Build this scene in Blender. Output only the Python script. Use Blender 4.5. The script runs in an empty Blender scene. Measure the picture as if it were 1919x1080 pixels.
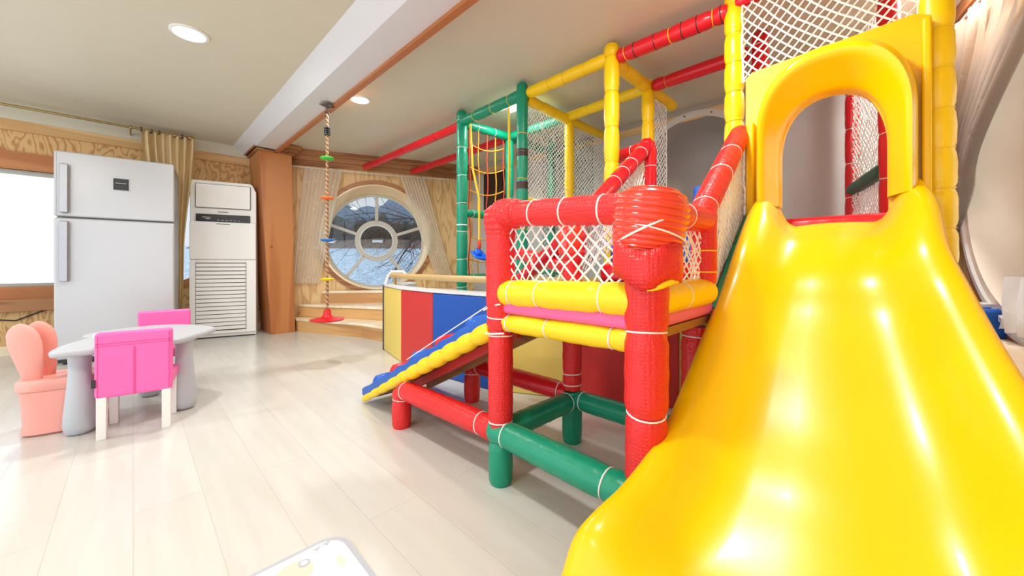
import bpy, bmesh, math, random
from mathutils import Vector, Matrix, Quaternion
from mathutils.geometry import tessellate_polygon
random.seed(7)
PI = math.pi
SC = bpy.context.scene
COL = SC.collection
R = math.radians

# ------------------------------------------------------------------ camera, world, lights, exposure
AZ = R(45.4)
FW = Vector((math.sin(AZ), math.cos(AZ), 0)); RT = Vector((math.cos(AZ), -math.sin(AZ), 0))
cam = bpy.data.cameras.new('camera'); co = bpy.data.objects.new('camera', cam); COL.objects.link(co)
co.location = (0, 0, .88); co.rotation_euler = (PI/2, 0, -AZ)
cam.sensor_width = 36; cam.lens = 700/1919*36; cam.shift_y = -45/1919; cam.clip_start = .02; cam.clip_end = 1000
SC.camera = co
SC.view_settings.view_transform = 'Standard'; SC.view_settings.look = 'None'
SC.view_settings.exposure = 0.2; SC.view_settings.gamma = 1
SC.view_settings.use_curve_mapping = False

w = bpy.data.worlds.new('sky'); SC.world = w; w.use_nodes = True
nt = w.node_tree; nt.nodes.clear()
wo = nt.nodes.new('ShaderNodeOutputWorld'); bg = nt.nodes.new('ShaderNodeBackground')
tc = nt.nodes.new('ShaderNodeTexCoord'); sx = nt.nodes.new('ShaderNodeSeparateXYZ')
rp = nt.nodes.new('ShaderNodeValToRGB')
rp.color_ramp.elements[0].position = .0; rp.color_ramp.elements[0].color = (.84, .89, .94, 1)
rp.color_ramp.elements[1].position = .5; rp.color_ramp.elements[1].color = (.60, .72, .86, 1)
nt.links.new(tc.outputs['Generated'], sx.inputs[0]); nt.links.new(sx.outputs['Z'], rp.inputs[0])
# sky dimmed over the lake, brightened elsewhere to fill the room with light
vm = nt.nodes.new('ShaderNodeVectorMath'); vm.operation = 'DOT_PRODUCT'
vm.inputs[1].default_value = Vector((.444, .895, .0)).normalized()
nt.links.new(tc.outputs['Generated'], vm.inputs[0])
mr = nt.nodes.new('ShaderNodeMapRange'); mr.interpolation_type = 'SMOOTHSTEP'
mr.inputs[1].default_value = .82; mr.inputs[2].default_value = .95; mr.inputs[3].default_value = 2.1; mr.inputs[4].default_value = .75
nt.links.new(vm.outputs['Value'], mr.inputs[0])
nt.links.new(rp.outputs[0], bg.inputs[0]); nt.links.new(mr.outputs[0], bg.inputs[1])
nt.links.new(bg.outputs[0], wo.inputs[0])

DOWNLIGHT_W = 17
CEIL = 2.40

# ------------------------------------------------------------------ colour and materials
def lin(c):
    return tuple(((v/255)/12.92 if v/255 <= .04045 else ((v/255+.055)/1.055)**2.4) for v in c) + (1,)
def newmat(name):
    m = bpy.data.materials.new(name); m.use_nodes = True
    n = m.node_tree; b = n.nodes['Principled BSDF']
    return m, n, b
def mat(name, rgb, rough=.5, metal=0, coat=0, bump=None, spec=.5, emit=0, var=0):
    """bump = (kind, scale, strength)"""
    m, n, b = newmat(name)
    b.inputs['Base Color'].default_value = lin(rgb)
    b.inputs['Roughness'].default_value = rough; b.inputs['Metallic'].default_value = metal
    b.inputs['Coat Weight'].default_value = coat; b.inputs['Coat Roughness'].default_value = .08
    b.inputs['Specular IOR Level'].default_value = spec
    t = n.nodes.new('ShaderNodeTexCoord')
    if emit:
        b.inputs['Emission Color'].default_value = lin(rgb); b.inputs['Emission Strength'].default_value = emit
    if var:
        no = n.nodes.new('ShaderNodeTexNoise'); no.inputs['Scale'].default_value = 4; no.inputs['Detail'].default_value = 4
        n.links.new(t.outputs['Object'], no.inputs[0])
        mx = n.nodes.new('ShaderNodeMix'); mx.data_type = 'RGBA'
        mx.inputs[6].default_value = lin(tuple(v*(1-var) for v in rgb)); mx.inputs[7].default_value = lin(tuple(min(255, v*(1+var)) for v in rgb))
        n.links.new(no.outputs[0], mx.inputs[0]); n.links.new(mx.outputs[2], b.inputs['Base Color'])
    if bump:
        kind, sc, st = bump
        if kind == 'weave':
            tx = n.nodes.new('ShaderNodeTexVoronoi'); tx.distance = 'CHEBYCHEV'; tx.inputs['Scale'].default_value = sc
            tx.inputs['Randomness'].default_value = .25; out = tx.outputs['Distance']
        else:
            tx = n.nodes.new('ShaderNodeTexNoise'); tx.inputs['Scale'].default_value = sc; tx.inputs['Detail'].default_value = 4; out = tx.outputs[0]
        n.links.new(t.outputs['Object'], tx.inputs[0])
        bp = n.nodes.new('ShaderNodeBump'); bp.inputs['Strength'].default_value = st; bp.inputs['Distance'].default_value = .004
        n.links.new(out, bp.inputs['Height']); n.links.new(bp.outputs[0], b.inputs['Normal'])
    return m
def wood(name, light, dark, vec=(1, 1, 1), wscale=3.0, dist=6, rough=.45, knots=True, ramp=(.25, .6)):
    """plywood / board: contour-like grain, stretched along the small vec axis, with scattered knots"""
    m, n, b = newmat(name); b.inputs['Roughness'].default_value = rough
    t = n.nodes.new('ShaderNodeTexCoord'); mp = n.nodes.new('ShaderNodeMapping'); mp.inputs['Scale'].default_value = vec
    n.links.new(t.outputs['Object'], mp.inputs[0])
    no = n.nodes.new('ShaderNodeTexNoise'); no.inputs['Scale'].default_value = 1.0; no.inputs['Detail'].default_value = 2.5; no.inputs['Distortion'].default_value = .4
    n.links.new(mp.outputs[0], no.inputs[0])
    mu = n.nodes.new('ShaderNodeMath'); mu.operation = 'MULTIPLY'; mu.inputs[1].default_value = dist*PI*2
    n.links.new(no.outputs[0], mu.inputs[0])
    si = n.nodes.new('ShaderNodeMath'); si.operation = 'SINE'; n.links.new(mu.outputs[0], si.inputs[0])
    m2 = n.nodes.new('ShaderNodeMapRange'); m2.inputs[1].default_value = -1; m2.inputs[2].default_value = 1
    n.links.new(si.outputs[0], m2.inputs[0])
    cr = n.nodes.new('ShaderNodeValToRGB'); cr.color_ramp.elements[0].position = ramp[0]; cr.color_ramp.elements[1].position = ramp[1]
    cr.color_ramp.elements[0].color = lin(dark); cr.color_ramp.elements[1].color = lin(light)
    n.links.new(m2.outputs[0], cr.inputs[0])
    last = cr.outputs[0]
    if knots:
        vo = n.nodes.new('ShaderNodeTexVoronoi'); vo.inputs['Scale'].default_value = 3.2
        n.links.new(t.outputs['Object'], vo.inputs[0])
        c2 = n.nodes.new('ShaderNodeValToRGB'); c2.color_ramp.elements[0].position = .03; c2.color_ramp.elements[1].position = .06
        c2.color_ramp.elements[0].color = lin(tuple(v*.6 for v in dark)); c2.color_ramp.elements[1].color = (1, 1, 1, 1)
        n.links.new(vo.outputs['Distance'], c2.inputs[0])
        mx = n.nodes.new('ShaderNodeMix'); mx.data_type = 'RGBA'; mx.blend_type = 'MULTIPLY'; mx.inputs[0].default_value = .6
        n.links.new(last, mx.inputs[6]); n.links.new(c2.outputs[0], mx.inputs[7]); last = mx.outputs[2]
    n.links.new(last, b.inputs['Base Color'])
    return m
def floor_mat():
    m, n, b = newmat('pale_plank'); b.inputs['Roughness'].default_value = .22; b.inputs['Specular IOR Level'].default_value = .45
    t = n.nodes.new('ShaderNodeTexCoord'); mp = n.nodes.new('ShaderNodeMapping'); mp.inputs['Rotation'].default_value = (0, 0, PI/2)
    n.links.new(t.outputs['Object'], mp.inputs[0])
    br = n.nodes.new('ShaderNodeTexBrick'); br.inputs['Scale'].default_value = 1; br.inputs['Brick Width'].default_value = 1.25
    br.inputs['Row Height'].default_value = .19; br.inputs['Mortar Size'].default_value = .0012; br.inputs['Mortar Smooth'].default_value = .2
    br.inputs['Color1'].default_value = lin((214, 213, 206)); br.inputs['Color2'].default_value = lin((209, 207, 199)); br.inputs['Mortar'].default_value = lin((194, 190, 180))
    n.links.new(mp.outputs[0], br.inputs[0])
    no = n.nodes.new('ShaderNodeTexNoise'); no.inputs['Scale'].default_value = 2.2; no.inputs['Detail'].default_value = 6
    mp2 = n.nodes.new('ShaderNodeMapping'); mp2.inputs['Scale'].default_value = (9, .9, 1)
    n.links.new(t.outputs['Object'], mp2.inputs[0]); n.links.new(mp2.outputs[0], no.inputs[0])
    cr = n.nodes.new('ShaderNodeValToRGB'); cr.color_ramp.elements[0].position = .35; cr.color_ramp.elements[1].position = .65
    cr.color_ramp.elements[0].color = (.93, .92, .91, 1); cr.color_ramp.elements[1].color = (1, 1, 1, 1)
    n.links.new(no.outputs[0], cr.inputs[0])
    mx = n.nodes.new('ShaderNodeMix'); mx.data_type = 'RGBA'; mx.blend_type = 'MULTIPLY'; mx.inputs[0].default_value = .8
    n.links.new(br.outputs[0], mx.inputs[6]); n.links.new(cr.outputs[0], mx.inputs[7]); n.links.new(mx.outputs[2], b.inputs['Base Color'])
    return m
def glass_mat():
    m, n, b = newmat('window_glass'); n.nodes.remove(b)
    o = n.nodes['Material Output']; tr = n.nodes.new('ShaderNodeBsdfTransparent'); gl = n.nodes.new('ShaderNodeBsdfGlossy')
    gl.inputs['Roughness'].default_value = .03; mx = n.nodes.new('ShaderNodeMixShader')
    fr = n.nodes.new('ShaderNodeFresnel'); fr.inputs[0].default_value = 1.35
    n.links.new(fr.outputs[0], mx.inputs[0])
    n.links.new(tr.outputs[0], mx.inputs[1]); n.links.new(gl.outputs[0], mx.inputs[2]); n.links.new(mx.outputs[0], o.inputs[0])
    return m
def sheer_mat(name, rgb, opac, flower=True):
    m, n, b = newmat(name); n.nodes.remove(b); o = n.nodes['Material Output']
    df = n.nodes.new('ShaderNodeBsdfDiffuse'); df.inputs[0].default_value = lin(rgb)
    tl = n.nodes.new('ShaderNodeBsdfTranslucent'); tl.inputs[0].default_value = lin(rgb)
    a = n.nodes.new('ShaderNodeMixShader'); a.inputs[0].default_value = .5
    n.links.new(df.outputs[0], a.inputs[1]); n.links.new(tl.outputs[0], a.inputs[2])
    tr = n.nodes.new('ShaderNodeBsdfTransparent'); mx = n.nodes.new('ShaderNodeMixShader'); mx.inputs[0].default_value = opac
    n.links.new(tr.outputs[0], mx.inputs[1]); n.links.new(a.outputs[0], mx.inputs[2]); n.links.new(mx.outputs[0], o.inputs[0])
    if flower:
        t = n.nodes.new('ShaderNodeTexCoord'); v = n.nodes.new('ShaderNodeTexVoronoi'); v.inputs['Scale'].default_value = 9
        n.links.new(t.outputs['Object'], v.inputs[0])
        no = n.nodes.new('ShaderNodeTexNoise'); no.inputs['Scale'].default_value = 60; n.links.new(t.outputs['Object'], no.inputs[0])
        ad = n.nodes.new('ShaderNodeMath'); ad.operation = 'MULTIPLY_ADD'; ad.inputs[1].default_value = .3; n.links.new(no.outputs[0], ad.inputs[0]); n.links.new(v.outputs['Distance'], ad.inputs[2])
        mr = n.nodes.new('ShaderNodeMapRange'); mr.inputs[1].default_value = .30; mr.inputs[2].default_value = .34; mr.inputs[3].default_value = min(1, opac+.22); mr.inputs[4].default_value = opac
        n.links.new(ad.outputs[0], mr.inputs[0]); n.links.new(mr.outputs[0], mx.inputs[0])
    return m

M = dict(
 floor=floor_mat(),
 ceiling=mat('ceiling_paint', (216, 211, 192), .55, var=.015),
 beam=mat('white_beam_paint', (222, 223, 226), .4),
 ply=wood('plywood', (222, 182, 124), (190, 138, 78), (6.0, 6.0, 2.2), dist=10, knots=False, ramp=(.0, .45)),
 ply_h=wood('pale_plywood', (228, 192, 138), (204, 160, 104), (4.2, 4.2, .8), dist=9, knots=False, ramp=(.0, .5)),
 trimw=wood('trim_board', (176, 122, 78), (150, 96, 58), (.6, .6, 5), dist=4, knots=False),
 pinew=wood('pine_board', (230, 194, 142), (212, 168, 112), (.5, .5, 7), dist=3, ramp=(.1, .8)),
 orangew=wood('orange_board', (196, 128, 74), (178, 108, 58), (4, 4, .35), dist=3, ramp=(.1, .9)),
 orangeh=wood('orange_rail_board', (200, 134, 80), (182, 112, 62), (.3, .3, 5), dist=3, ramp=(.1, .9), knots=False),
 step=wood('step_tread', (252, 240, 216), (242, 222, 190), (.5, 5, 2), dist=2, ramp=(.1, .9), knots=False),
 riserw=wood('riser_board', (222, 174, 114), (196, 144, 88), (.5, .5, 7), dist=3, ramp=(.1, .8)),
 grey_wall=mat('grey_wall_paint', (190, 187, 184), .6, var=.01),
 glass=glass_mat(),
 ringw=wood('window_reveal', (248, 230, 194), (236, 210, 168), (1, 1, 1), dist=4, ramp=(.1, .8), knots=False),
 mullion=mat('grey_mullion', (196, 194, 186), .5),
 whitepl=mat('white_plastic', (232, 232, 230), .35),
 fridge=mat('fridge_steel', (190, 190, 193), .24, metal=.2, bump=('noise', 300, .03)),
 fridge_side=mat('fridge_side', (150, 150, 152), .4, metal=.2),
 chrome=mat('satin_chrome', (168, 168, 172), .3, metal=.8),
 dark=mat('dark_plastic', (38, 38, 40), .35),
 ac=mat('ac_white', (250, 250, 248), .3),
 acgap=mat('ac_gap', (96, 94, 92), .6),
 red=mat('red_vinyl', (226, 34, 36), .36, bump=('weave', 95, .9)),
 redsm=mat('smooth_red_vinyl', (214, 22, 34), .28),
 redwrap=mat('wrapped_red_vinyl', (234, 60, 40), .2, coat=.5, bump=('noise', 60, .25)),
 yel=mat('yellow_vinyl', (250, 208, 6), .34, bump=('noise', 40, .25)),
 grn=mat('green_vinyl', (6, 142, 108), .32, bump=('noise', 70, .35)),
 pink=mat('pink_pad', (226, 96, 150), .5, bump=('noise', 25, .4)),
 blue=mat('blue_vinyl', (20, 92, 190), .38, bump=('noise', 20, .3)),
 panely=mat('panel_yellow', (232, 208, 108), .45),
 panelr=mat('panel_red', (206, 52, 50), .45),
 panelb=mat('panel_blue', (10, 84, 176), .42),
 capw=mat('white_vinyl_cap', (226, 228, 230), .3),
 rope=mat('white_rope', (238, 236, 230), .7),
 string=mat('white_string', (240, 234, 228), .6),
 ystring=mat('yellow_cord', (246, 196, 40), .6),
 orope=mat('orange_rope', (226, 150, 40), .7),
 redrope=mat('red_rope', (196, 60, 36), .7),
 braid=mat('brown_rope', (150, 104, 70), .8),
 braidl=mat('cream_rope', (196, 164, 132), .8),
 slide=mat('slide_yellow', (250, 201, 0), .27, coat=.08, spec=.38),
 tabgrey=mat('table_grey', (188, 192, 198), .38),
 hotpink=mat('hot_pink_leather', (252, 106, 182), .42, bump=('noise', 140, .12)),
 seam=mat('pink_seam', (222, 74, 150), .5),
 whitew=mat('white_leg', (240, 238, 234), .4),
 salmon=mat('salmon_plastic', (244, 168, 156), .42),
 salmon_d=mat('salmon_deep', (244, 156, 142), .45),
 gold=mat('gold_satin', (222, 196, 148), .3, spec=.8),
 brass=mat('brass_rod', (176, 150, 104), .3, metal=.7),
 sheer=sheer_mat('sheer_lace', (246, 238, 222), .78),
 sheerw=sheer_mat('white_lace', (250, 248, 244), .7),
 sheerg=sheer_mat('grey_lace', (164, 152, 138), .6),
 pole=mat('bamboo_pole', (196, 164, 108), .4, var=.06),
 tube=mat('grey_tube', (186, 180, 176), .4),
 tuberim=mat('tube_rim', (216, 212, 208), .4),
 matw=mat('mat_white', (240, 239, 236), .5),
 matg=mat('mat_grey', (178, 182, 192), .5),
 matp=mat('mat_peach', (236, 204, 184), .5),
 lamp=mat('lamp_diffuser', (255, 252, 245), .5, emit=9),
 lamprim=mat('lamp_rim', (240, 240, 240), .4),
 pich=mat('picture_dark', (52, 40, 34), .4, var=.3),
 picf=mat('picture_frame', (34, 26, 22), .4),
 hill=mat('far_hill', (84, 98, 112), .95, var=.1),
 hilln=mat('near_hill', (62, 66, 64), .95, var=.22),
 shore=mat('shore_earth', (92, 78, 66), .9, var=.15),
 bark=mat('bare_bark', (58, 48, 42), .9),
 farwhite=mat('far_house_white', (214, 214, 214), .7),
 thornb=mat('winter_brush', (96, 84, 66), .95, var=.2),
 cable=mat('black_cable', (24, 22, 22), .5),
 screw=mat('screw_steel', (110, 104, 98), .4, metal=.6),
)
def water_mat():
    m, n, b = newmat('lake_water'); b.inputs['Base Color'].default_value = lin((150, 172, 190)); b.inputs['Roughness'].default_value = .35
    t = n.nodes.new('ShaderNodeTexCoord'); no = n.nodes.new('ShaderNodeTexNoise'); no.inputs['Scale'].default_value = 3.0; no.inputs['Detail'].default_value = 7
    n.links.new(t.outputs['Object'], no.inputs[0]); bp = n.nodes.new('ShaderNodeBump'); bp.inputs['Strength'].default_value = 1; bp.inputs['Distance'].default_value = .5
    n.links.new(no.outputs[0], bp.inputs['Height']); n.links.new(bp.outputs[0], b.inputs['Normal'])
    cr = n.nodes.new('ShaderNodeValToRGB'); cr.color_ramp.elements[0].position = .42; cr.color_ramp.elements[1].position = .68
    cr.color_ramp.elements[0].color = lin((120, 140, 156)); cr.color_ramp.elements[1].color = lin((200, 216, 226))  # pale noise colour paints the sparkle of light into the water
    n.links.new(no.outputs[0], cr.inputs[0]); n.links.new(cr.outputs[0], b.inputs['Base Color'])
    return m
M['water'] = water_mat()

# ------------------------------------------------------------------ mesh helpers
class MB:
    def __init__(s): s.v = []; s.f = []
    def add(s, vs, fs):
        o = len(s.v); s.v += [tuple(v) for v in vs]; s.f += [tuple(i+o for i in f) for f in fs]; return s
    def box(s, lo, hi, mx=None):
        x0, y0, z0 = lo; x1, y1, z1 = hi
        vs = [Vector(p) for p in ((x0,y0,z0),(x1,y0,z0),(x1,y1,z0),(x0,y1,z0),(x0,y0,z1),(x1,y0,z1),(x1,y1,z1),(x0,y1,z1))]
        if mx: vs = [mx @ v for v in vs]
        return s.add(vs, [(3,2,1,0),(4,5,6,7),(0,1,5,4),(1,2,6,5),(2,3,7,6),(3,0,4,7)])
    def prism(s, pts, d):
        """pts: closed 3-D loop, d: extrusion vector"""
        n = len(pts); d = Vector(d); a = [Vector(p) for p in pts]
        return s.add(a+[p+d for p in a], [tuple(range(n))[::-1], tuple(range(n, 2*n))] + [(i, (i+1) % n, n+(i+1) % n, n+i) for i in range(n)])
    def tube(s, pts, r, n=10, caps=True, closed=False, round_end=False):
        P = [Vector(p) for p in pts]; k = len(P)
        rr = list(r) if isinstance(r, (list, tuple)) else [r]*k
        tg = []
        for i in range(k):
            a = P[(i-1) % k] if closed or i > 0 else P[i]; b = P[(i+1) % k] if closed or i < k-1 else P[i]
            t = (b-a); tg.append(t.normalized() if t.length > 1e-9 else Vector((0, 0, 1)))
        up = Vector((0, 0, 1)) if abs(tg[0].z) < .9 else Vector((1, 0, 0))
        u = (up - tg[0]*up.dot(tg[0])).normalized(); vs = []
        for i in range(k):
            if i: u = (u - tg[i]*u.dot(tg[i])).normalized()
            w_ = tg[i].cross(u)
            for j in range(n):
                a = 2*PI*j/n; vs.append(P[i] + (u*math.cos(a) + w_*math.sin(a))*rr[i])
        fs = []
        for i in range(k if closed else k-1):
            i2 = (i+1) % k
            for j in range(n):
                j2 = (j+1) % n; fs.append((i*n+j, i*n+j2, i2*n+j2, i2*n+j))
        if caps and not closed:
            fs.append(tuple(range(n))[::-1]); fs.append(tuple((k-1)*n+j for j in range(n)))
        return s.add(vs, fs)
    def lathe(s, prof, c=(0, 0, 0), n=32, axis=(0, 0, 1)):
        """prof: (r, h) along axis"""
        ax = Vector(axis).normalized(); q = Vector((0, 0, 1)).rotation_difference(ax); c = Vector(c); vs = []
        for (r, h) in prof:
            for j in range(n):
                a = 2*PI*j/n; vs.append(c + q @ Vector((r*math.cos(a), r*math.sin(a), h)))
        fs = [(i*n+j, i*n+(j+1) % n, (i+1)*n+(j+1) % n, (i+1)*n+j) for i in range(len(prof)-1) for j in range(n)]
        fs.append(tuple(range(n))[::-1]); fs.append(tuple((len(prof)-1)*n+j for j in range(n)))
        return s.add(vs, fs)
    def ring(s, c, axis, Rr, r, n=20, m=6):
        ax = Vector(axis).normalized(); q = Vector((0, 0, 1)).rotation_difference(ax); c = Vector(c)
        pts = [c + q @ Vector((Rr*math.cos(2*PI*i/n), Rr*math.sin(2*PI*i/n), 0)) for i in range(n)]
        return s.tube(pts, r, m, closed=True)
    def grid(s, rows, thick=None, close_u=False):
        nr = len(rows); nc = len(rows[0]); vs = [p for r_ in rows for p in r_]
        fs = [(i*nc+j, i*nc+j+1, (i+1)*nc+j+1, (i+1)*nc+j) for i in range(nr-1) for j in range(nc-1)]
        return s.add(vs, fs)
def obj(name, mb, m, parent=None, smooth=False, bevel=0, seg=3, sub=0, solid=0, offset=1):
    me = bpy.data.meshes.new(name); me.from_pydata([tuple(v) for v in mb.v], [], mb.f); me.update()
    bm = bmesh.new(); bm.from_mesh(me); bmesh.ops.recalc_face_normals(bm, faces=bm.faces); bm.to_mesh(me); bm.free()
    me.materials.append(M[m] if isinstance(m, str) else m)
    if smooth:
        for p in me.polygons: p.use_smooth = True
        me.set_sharp_from_angle(angle=R(50))
    o = bpy.data.objects.new(name, me); COL.objects.link(o)
    if parent is not None:
        o.parent = parent
        root = parent
        while root.parent: root = root.parent
        if root.get('_w') and root == parent:
            o.matrix_parent_inverse = Matrix.Translation(-Vector(root.location))
    if solid:
        md = o.modifiers.new('solid', 'SOLIDIFY'); md.thickness = solid; md.offset = offset
    if bevel:
        md = o.modifiers.new('bevel', 'BEVEL'); md.width = bevel; md.segments = seg; md.limit_method = 'ANGLE'; md.angle_limit = R(35)
        md.harden_normals = True
        for p in me.polygons: p.use_smooth = True
    if sub:
        md = o.modifiers.new('sub', 'SUBSURF'); md.levels = sub; md.render_levels = sub
        for p in me.polygons: p.use_smooth = True
    return o
def thing(name, label, cat, loc=(0, 0, 0), rz=0, group=None, world=False):
    """world=True: the parts are given in room coordinates, the Empty stands at the thing's base"""
    o = bpy.data.objects.new(name, None); COL.objects.link(o); o.location = loc; o.rotation_euler = (0, 0, rz)
    o.empty_display_size = .1
    o['label'] = label; o['category'] = cat
    if group: o['group'] = group
    if world: o['_w'] = True
    return o
def tag(o, label, cat, group=None, kind=None):
    o['label'] = label; o['category'] = cat
    if group: o['group'] = group
    if kind: o['kind'] = kind
    return o
def struct(name, mb, m, parent=None, label=None, **k):
    o = obj(name, mb, m, parent, **k)
    if parent is None: o['kind'] = 'structure'
    if label: o['label'] = label
    return o
def lerp(a, b, t): return Vector(a)*(1-t) + Vector(b)*t
def dup(root, loc, rz, label=None, group=None):
    r = root.copy(); COL.objects.link(r); r.location = loc; r.rotation_euler = (0, 0, rz)
    if label: r['label'] = label
    if group: r['group'] = group
    for ch in list(root.children):
        c = ch.copy(); COL.objects.link(c); c.parent = r
        for g in list(ch.children):
            d = g.copy(); COL.objects.link(d); d.parent = c
    return r

def padded(name, parent, p0, p1, r, m, ties=(), tie='string', puff=.06, cinch=.12, bulge=None, tie_r=.0028, label=None, n=20):
    """foam-padded tube with cords cinched at the given distances (fractions); cords are its child"""
    p0 = Vector(p0); p1 = Vector(p1); L = (p1-p0).length; d = (p1-p0)/L
    K = max(8, int(L/.02)); cuts = sorted([0.0]+[t for t in ties]+[1.0]); pts = []; rr = []
    for i in range(K+1):
        t = i/K; rad = r
        a = max([c for c in cuts if c <= t+1e-9]); b = min([c for c in cuts if c >= t-1e-9])
        if b > a: rad *= 1 + puff*math.sin(PI*(t-a)/(b-a))**.6 - puff*.5
        for c in ties:
            rad *= 1 - cinch*math.exp(-((t-c)*L/.012)**2)
        e = min(t, 1-t)*L
        if e < r*.35: rad *= .86 + .14*math.sqrt(max(0, e/(r*.35)))
        rad *= 1 + .015*math.sin(i*1.7+L*9)
        pts.append(p0+d*(t*L)); rr.append(rad)
    mb = MB().tube(pts, rr, n)
    same = tie == m or (tie == 'yel' and m == 'yel')
    if same:
        for c in ties: mb.ring(p0+d*(c*L), d, r*(1-cinch*.75)+tie_r*.1, tie_r*.8, 20, 6)
    o = obj(name, mb, m, parent, smooth=True)
    if label: o['label'] = label
    if not same:
        for c in ties:
            ax = d + Vector((random.uniform(-.1, .1), random.uniform(-.1, .1), random.uniform(-.1, .1)))
            obj('tie_cord', MB().ring(p0+d*(c*L), ax, r*(1-cinch*.75)+tie_r*.3, tie_r, 20, 6), tie, o, smooth=True)
    return o
def net(P00, P10, P11, P01, nu, nv, r, sag=0, sagdir=(0, 0, -1), jit=.004, square=False, n=4, edge=True):
    """rope net between four corners: diamonds, or squares"""
    A, B, C, D = map(Vector, (P00, P10, P11, P01)); sd = Vector(sagdir); mb = MB()
    rnd = random.Random(nu*31+nv)
    jt = {}
    def P(i, j):
        u, v = i/nu, j/nv
        if (i, j) not in jt: jt[(i, j)] = Vector([rnd.uniform(-jit, jit) for _ in range(3)])
        p = (A*(1-u)+B*u)*(1-v) + (D*(1-u)+C*u)*v
        return p + jt[(i, j)] + sd*sag*math.sin(PI*u)*math.sin(PI*v)
    if square:
        for i in range(nu+1): mb.tube([P(i, j) for j in range(nv+1)], r, n)
        for j in range(nv+1): mb.tube([P(i, j) for i in range(nu+1)], r, n)
    else:
        for k in range(-nv, nu+1):
            a = [P(k+j, j) for j in range(nv+1) if 0 <= k+j <= nu]
            if len(a) > 1: mb.tube(a, r, n)
        for k in range(0, nu+nv+1):
            a = [P(k-j, j) for j in range(nv+1) if 0 <= k-j <= nu]
            if len(a) > 1: mb.tube(a, r, n)
        if edge:
            mb.tube([P(i, 0) for i in range(nu+1)], r*1.2, n); mb.tube([P(i, nv) for i in range(nu+1)], r*1.2, n)
            mb.tube([P(0, j) for j in range(nv+1)], r*1.2, n); mb.tube([P(nu, j) for j in range(nv+1)], r*1.2, n)
    return mb
def wall_mesh(O, U, L, H, thick, holes, N):
    """wall in plane O + U*s + Z*h with holes: ('c', s, h, r) or ('r', s0, h0, s1, h1); N = outward normal"""
    O = Vector(O); U = Vector(U).normalized(); N = Vector(N).normalized()
    def P(a, b): return O + U*a + Vector((0, 0, b))
    loops = [[(0, 0), (L, 0), (L, H), (0, H)]]
    for h in holes:
        if h[0] == 'c': loops.append([(h[1]+h[3]*math.cos(2*PI*i/72), h[2]+h[3]*math.sin(2*PI*i/72)) for i in range(72)][::-1])
        else: loops.append([(h[1], h[2]), (h[1], h[4]), (h[3], h[4]), (h[3], h[2])])
    tri = tessellate_polygon([[Vector((a, b, 0)) for a, b in lp] for lp in loops])
    flat = [p for lp in loops for p in lp]; n = len(flat)
    vs = [P(*p) for p in flat] + [P(*p)+N*thick for p in flat]
    fs = [tuple(t) for t in tri] + [tuple(i+n for i in t)[::-1] for t in tri]
    k = 0
    for lp in loops:
        m_ = len(lp)
        for i in range(m_): a = k+i; b = k+(i+1) % m_; fs.append((a, b, b+n, a+n))
        k += m_
    return MB().add(vs, fs)
def annulus(c, U, N, r0, r1, d0, d1, n=72):
    """solid ring in the plane spanned by U and Z; from depth d0 to d1 along N"""
    c = Vector(c); U = Vector(U).normalized(); N = Vector(N).normalized(); vs = []
    for i in range(n):
        a = 2*PI*i/n; e = U*math.cos(a) + Vector((0, 0, 1))*math.sin(a)
        vs += [c+e*r0+N*d0, c+e*r1+N*d0, c+e*r1+N*d1, c+e*r0+N*d1]
    fs = []
    for i in range(n):
        a = 4*i; b = 4*((i+1) % n)
        for k in range(4): fs.append((a+k, a+(k+1) % 4, b+(k+1) % 4, b+k))
    return MB().add(vs, fs)

# ------------------------------------------------------------------ room shell
LY = 5.98            # left wall plane y
RX = 3.80            # right wall plane x
FA = Vector((1.45, 5.62, 0)); FB = Vector((RX, 4.62, 0))       # window wall, corner to corner
FU = (FB-FA).normalized(); FN = Vector((-FU.y, FU.x, 0)); FL = (FB-FA).length
NA = Vector((RX, -.35, 0)); NU = Vector((-.983, -.184, 0)).normalized(); NN = Vector((NU.y*-1, NU.x, 0))
if NN.y > 0: NN = -NN
struct('floor', MB().box((-3.5, -2.5, -.1), (RX+.3, LY+.3, 0)), 'floor')
struct('ceiling', MB().box((-3.5, -2.5, CEIL), (RX+.3, LY+.3, CEIL+.1)), 'ceiling')
# left wall with a rectangular window and a round one behind the refrigerator
W1 = (-2.6, .66, -.42, 1.80)   # x0,z0,x1,z1
struct('wall_left', wall_mesh((-3.5, LY, 0), (1, 0, 0), 5.2, CEIL, .2, [('r', W1[0]+3.5, W1[1], W1[2]+3.5, W1[3]), ('c', .22+3.5, 1.22, .58)], (0, 1, 0)), 'ply')
# window wall
WC_S = 1.12; WC_Z = 1.27; WR = .80
struct('wall_far', wall_mesh(FA - FU*.12, FU, FL+.2, CEIL, .28, [('c', WC_S+.12, WC_Z, WR-.045)], FN), 'ply_h')
struct('wall_right', wall_mesh((RX, -.6, 0), (0, 1, 0), 5.5, CEIL, .15, [('c', 1.29+.6, 1.775, .53)], (1, 0, 0)), 'grey_wall')
struct('wall_near', wall_mesh(NA, NU, 4.5, CEIL, .25, [('c', 1.0, 1.27, .72)], NN), 'ply_h')

# ceiling beam with sloping side, and the wooden strip
def yprism(pts, y0, y1): return MB().prism([(x, y0, z) for x, z in pts], (0, y1-y0, 0))
struct('trim_1', yprism([(.90, CEIL), (1.035, CEIL-.10), (1.24, CEIL-.10), (1.24, CEIL)], -2.5, LY), 'beam', label='white boxed ceiling beam with sloping side')
struct('trim_2', yprism([(1.24, CEIL), (1.24, CEIL-.125), (1.285, CEIL-.125), (1.285, CEIL)], -2.5, LY-.1), 'orangeh', label='narrow wooden strip along the ceiling beam')
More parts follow.
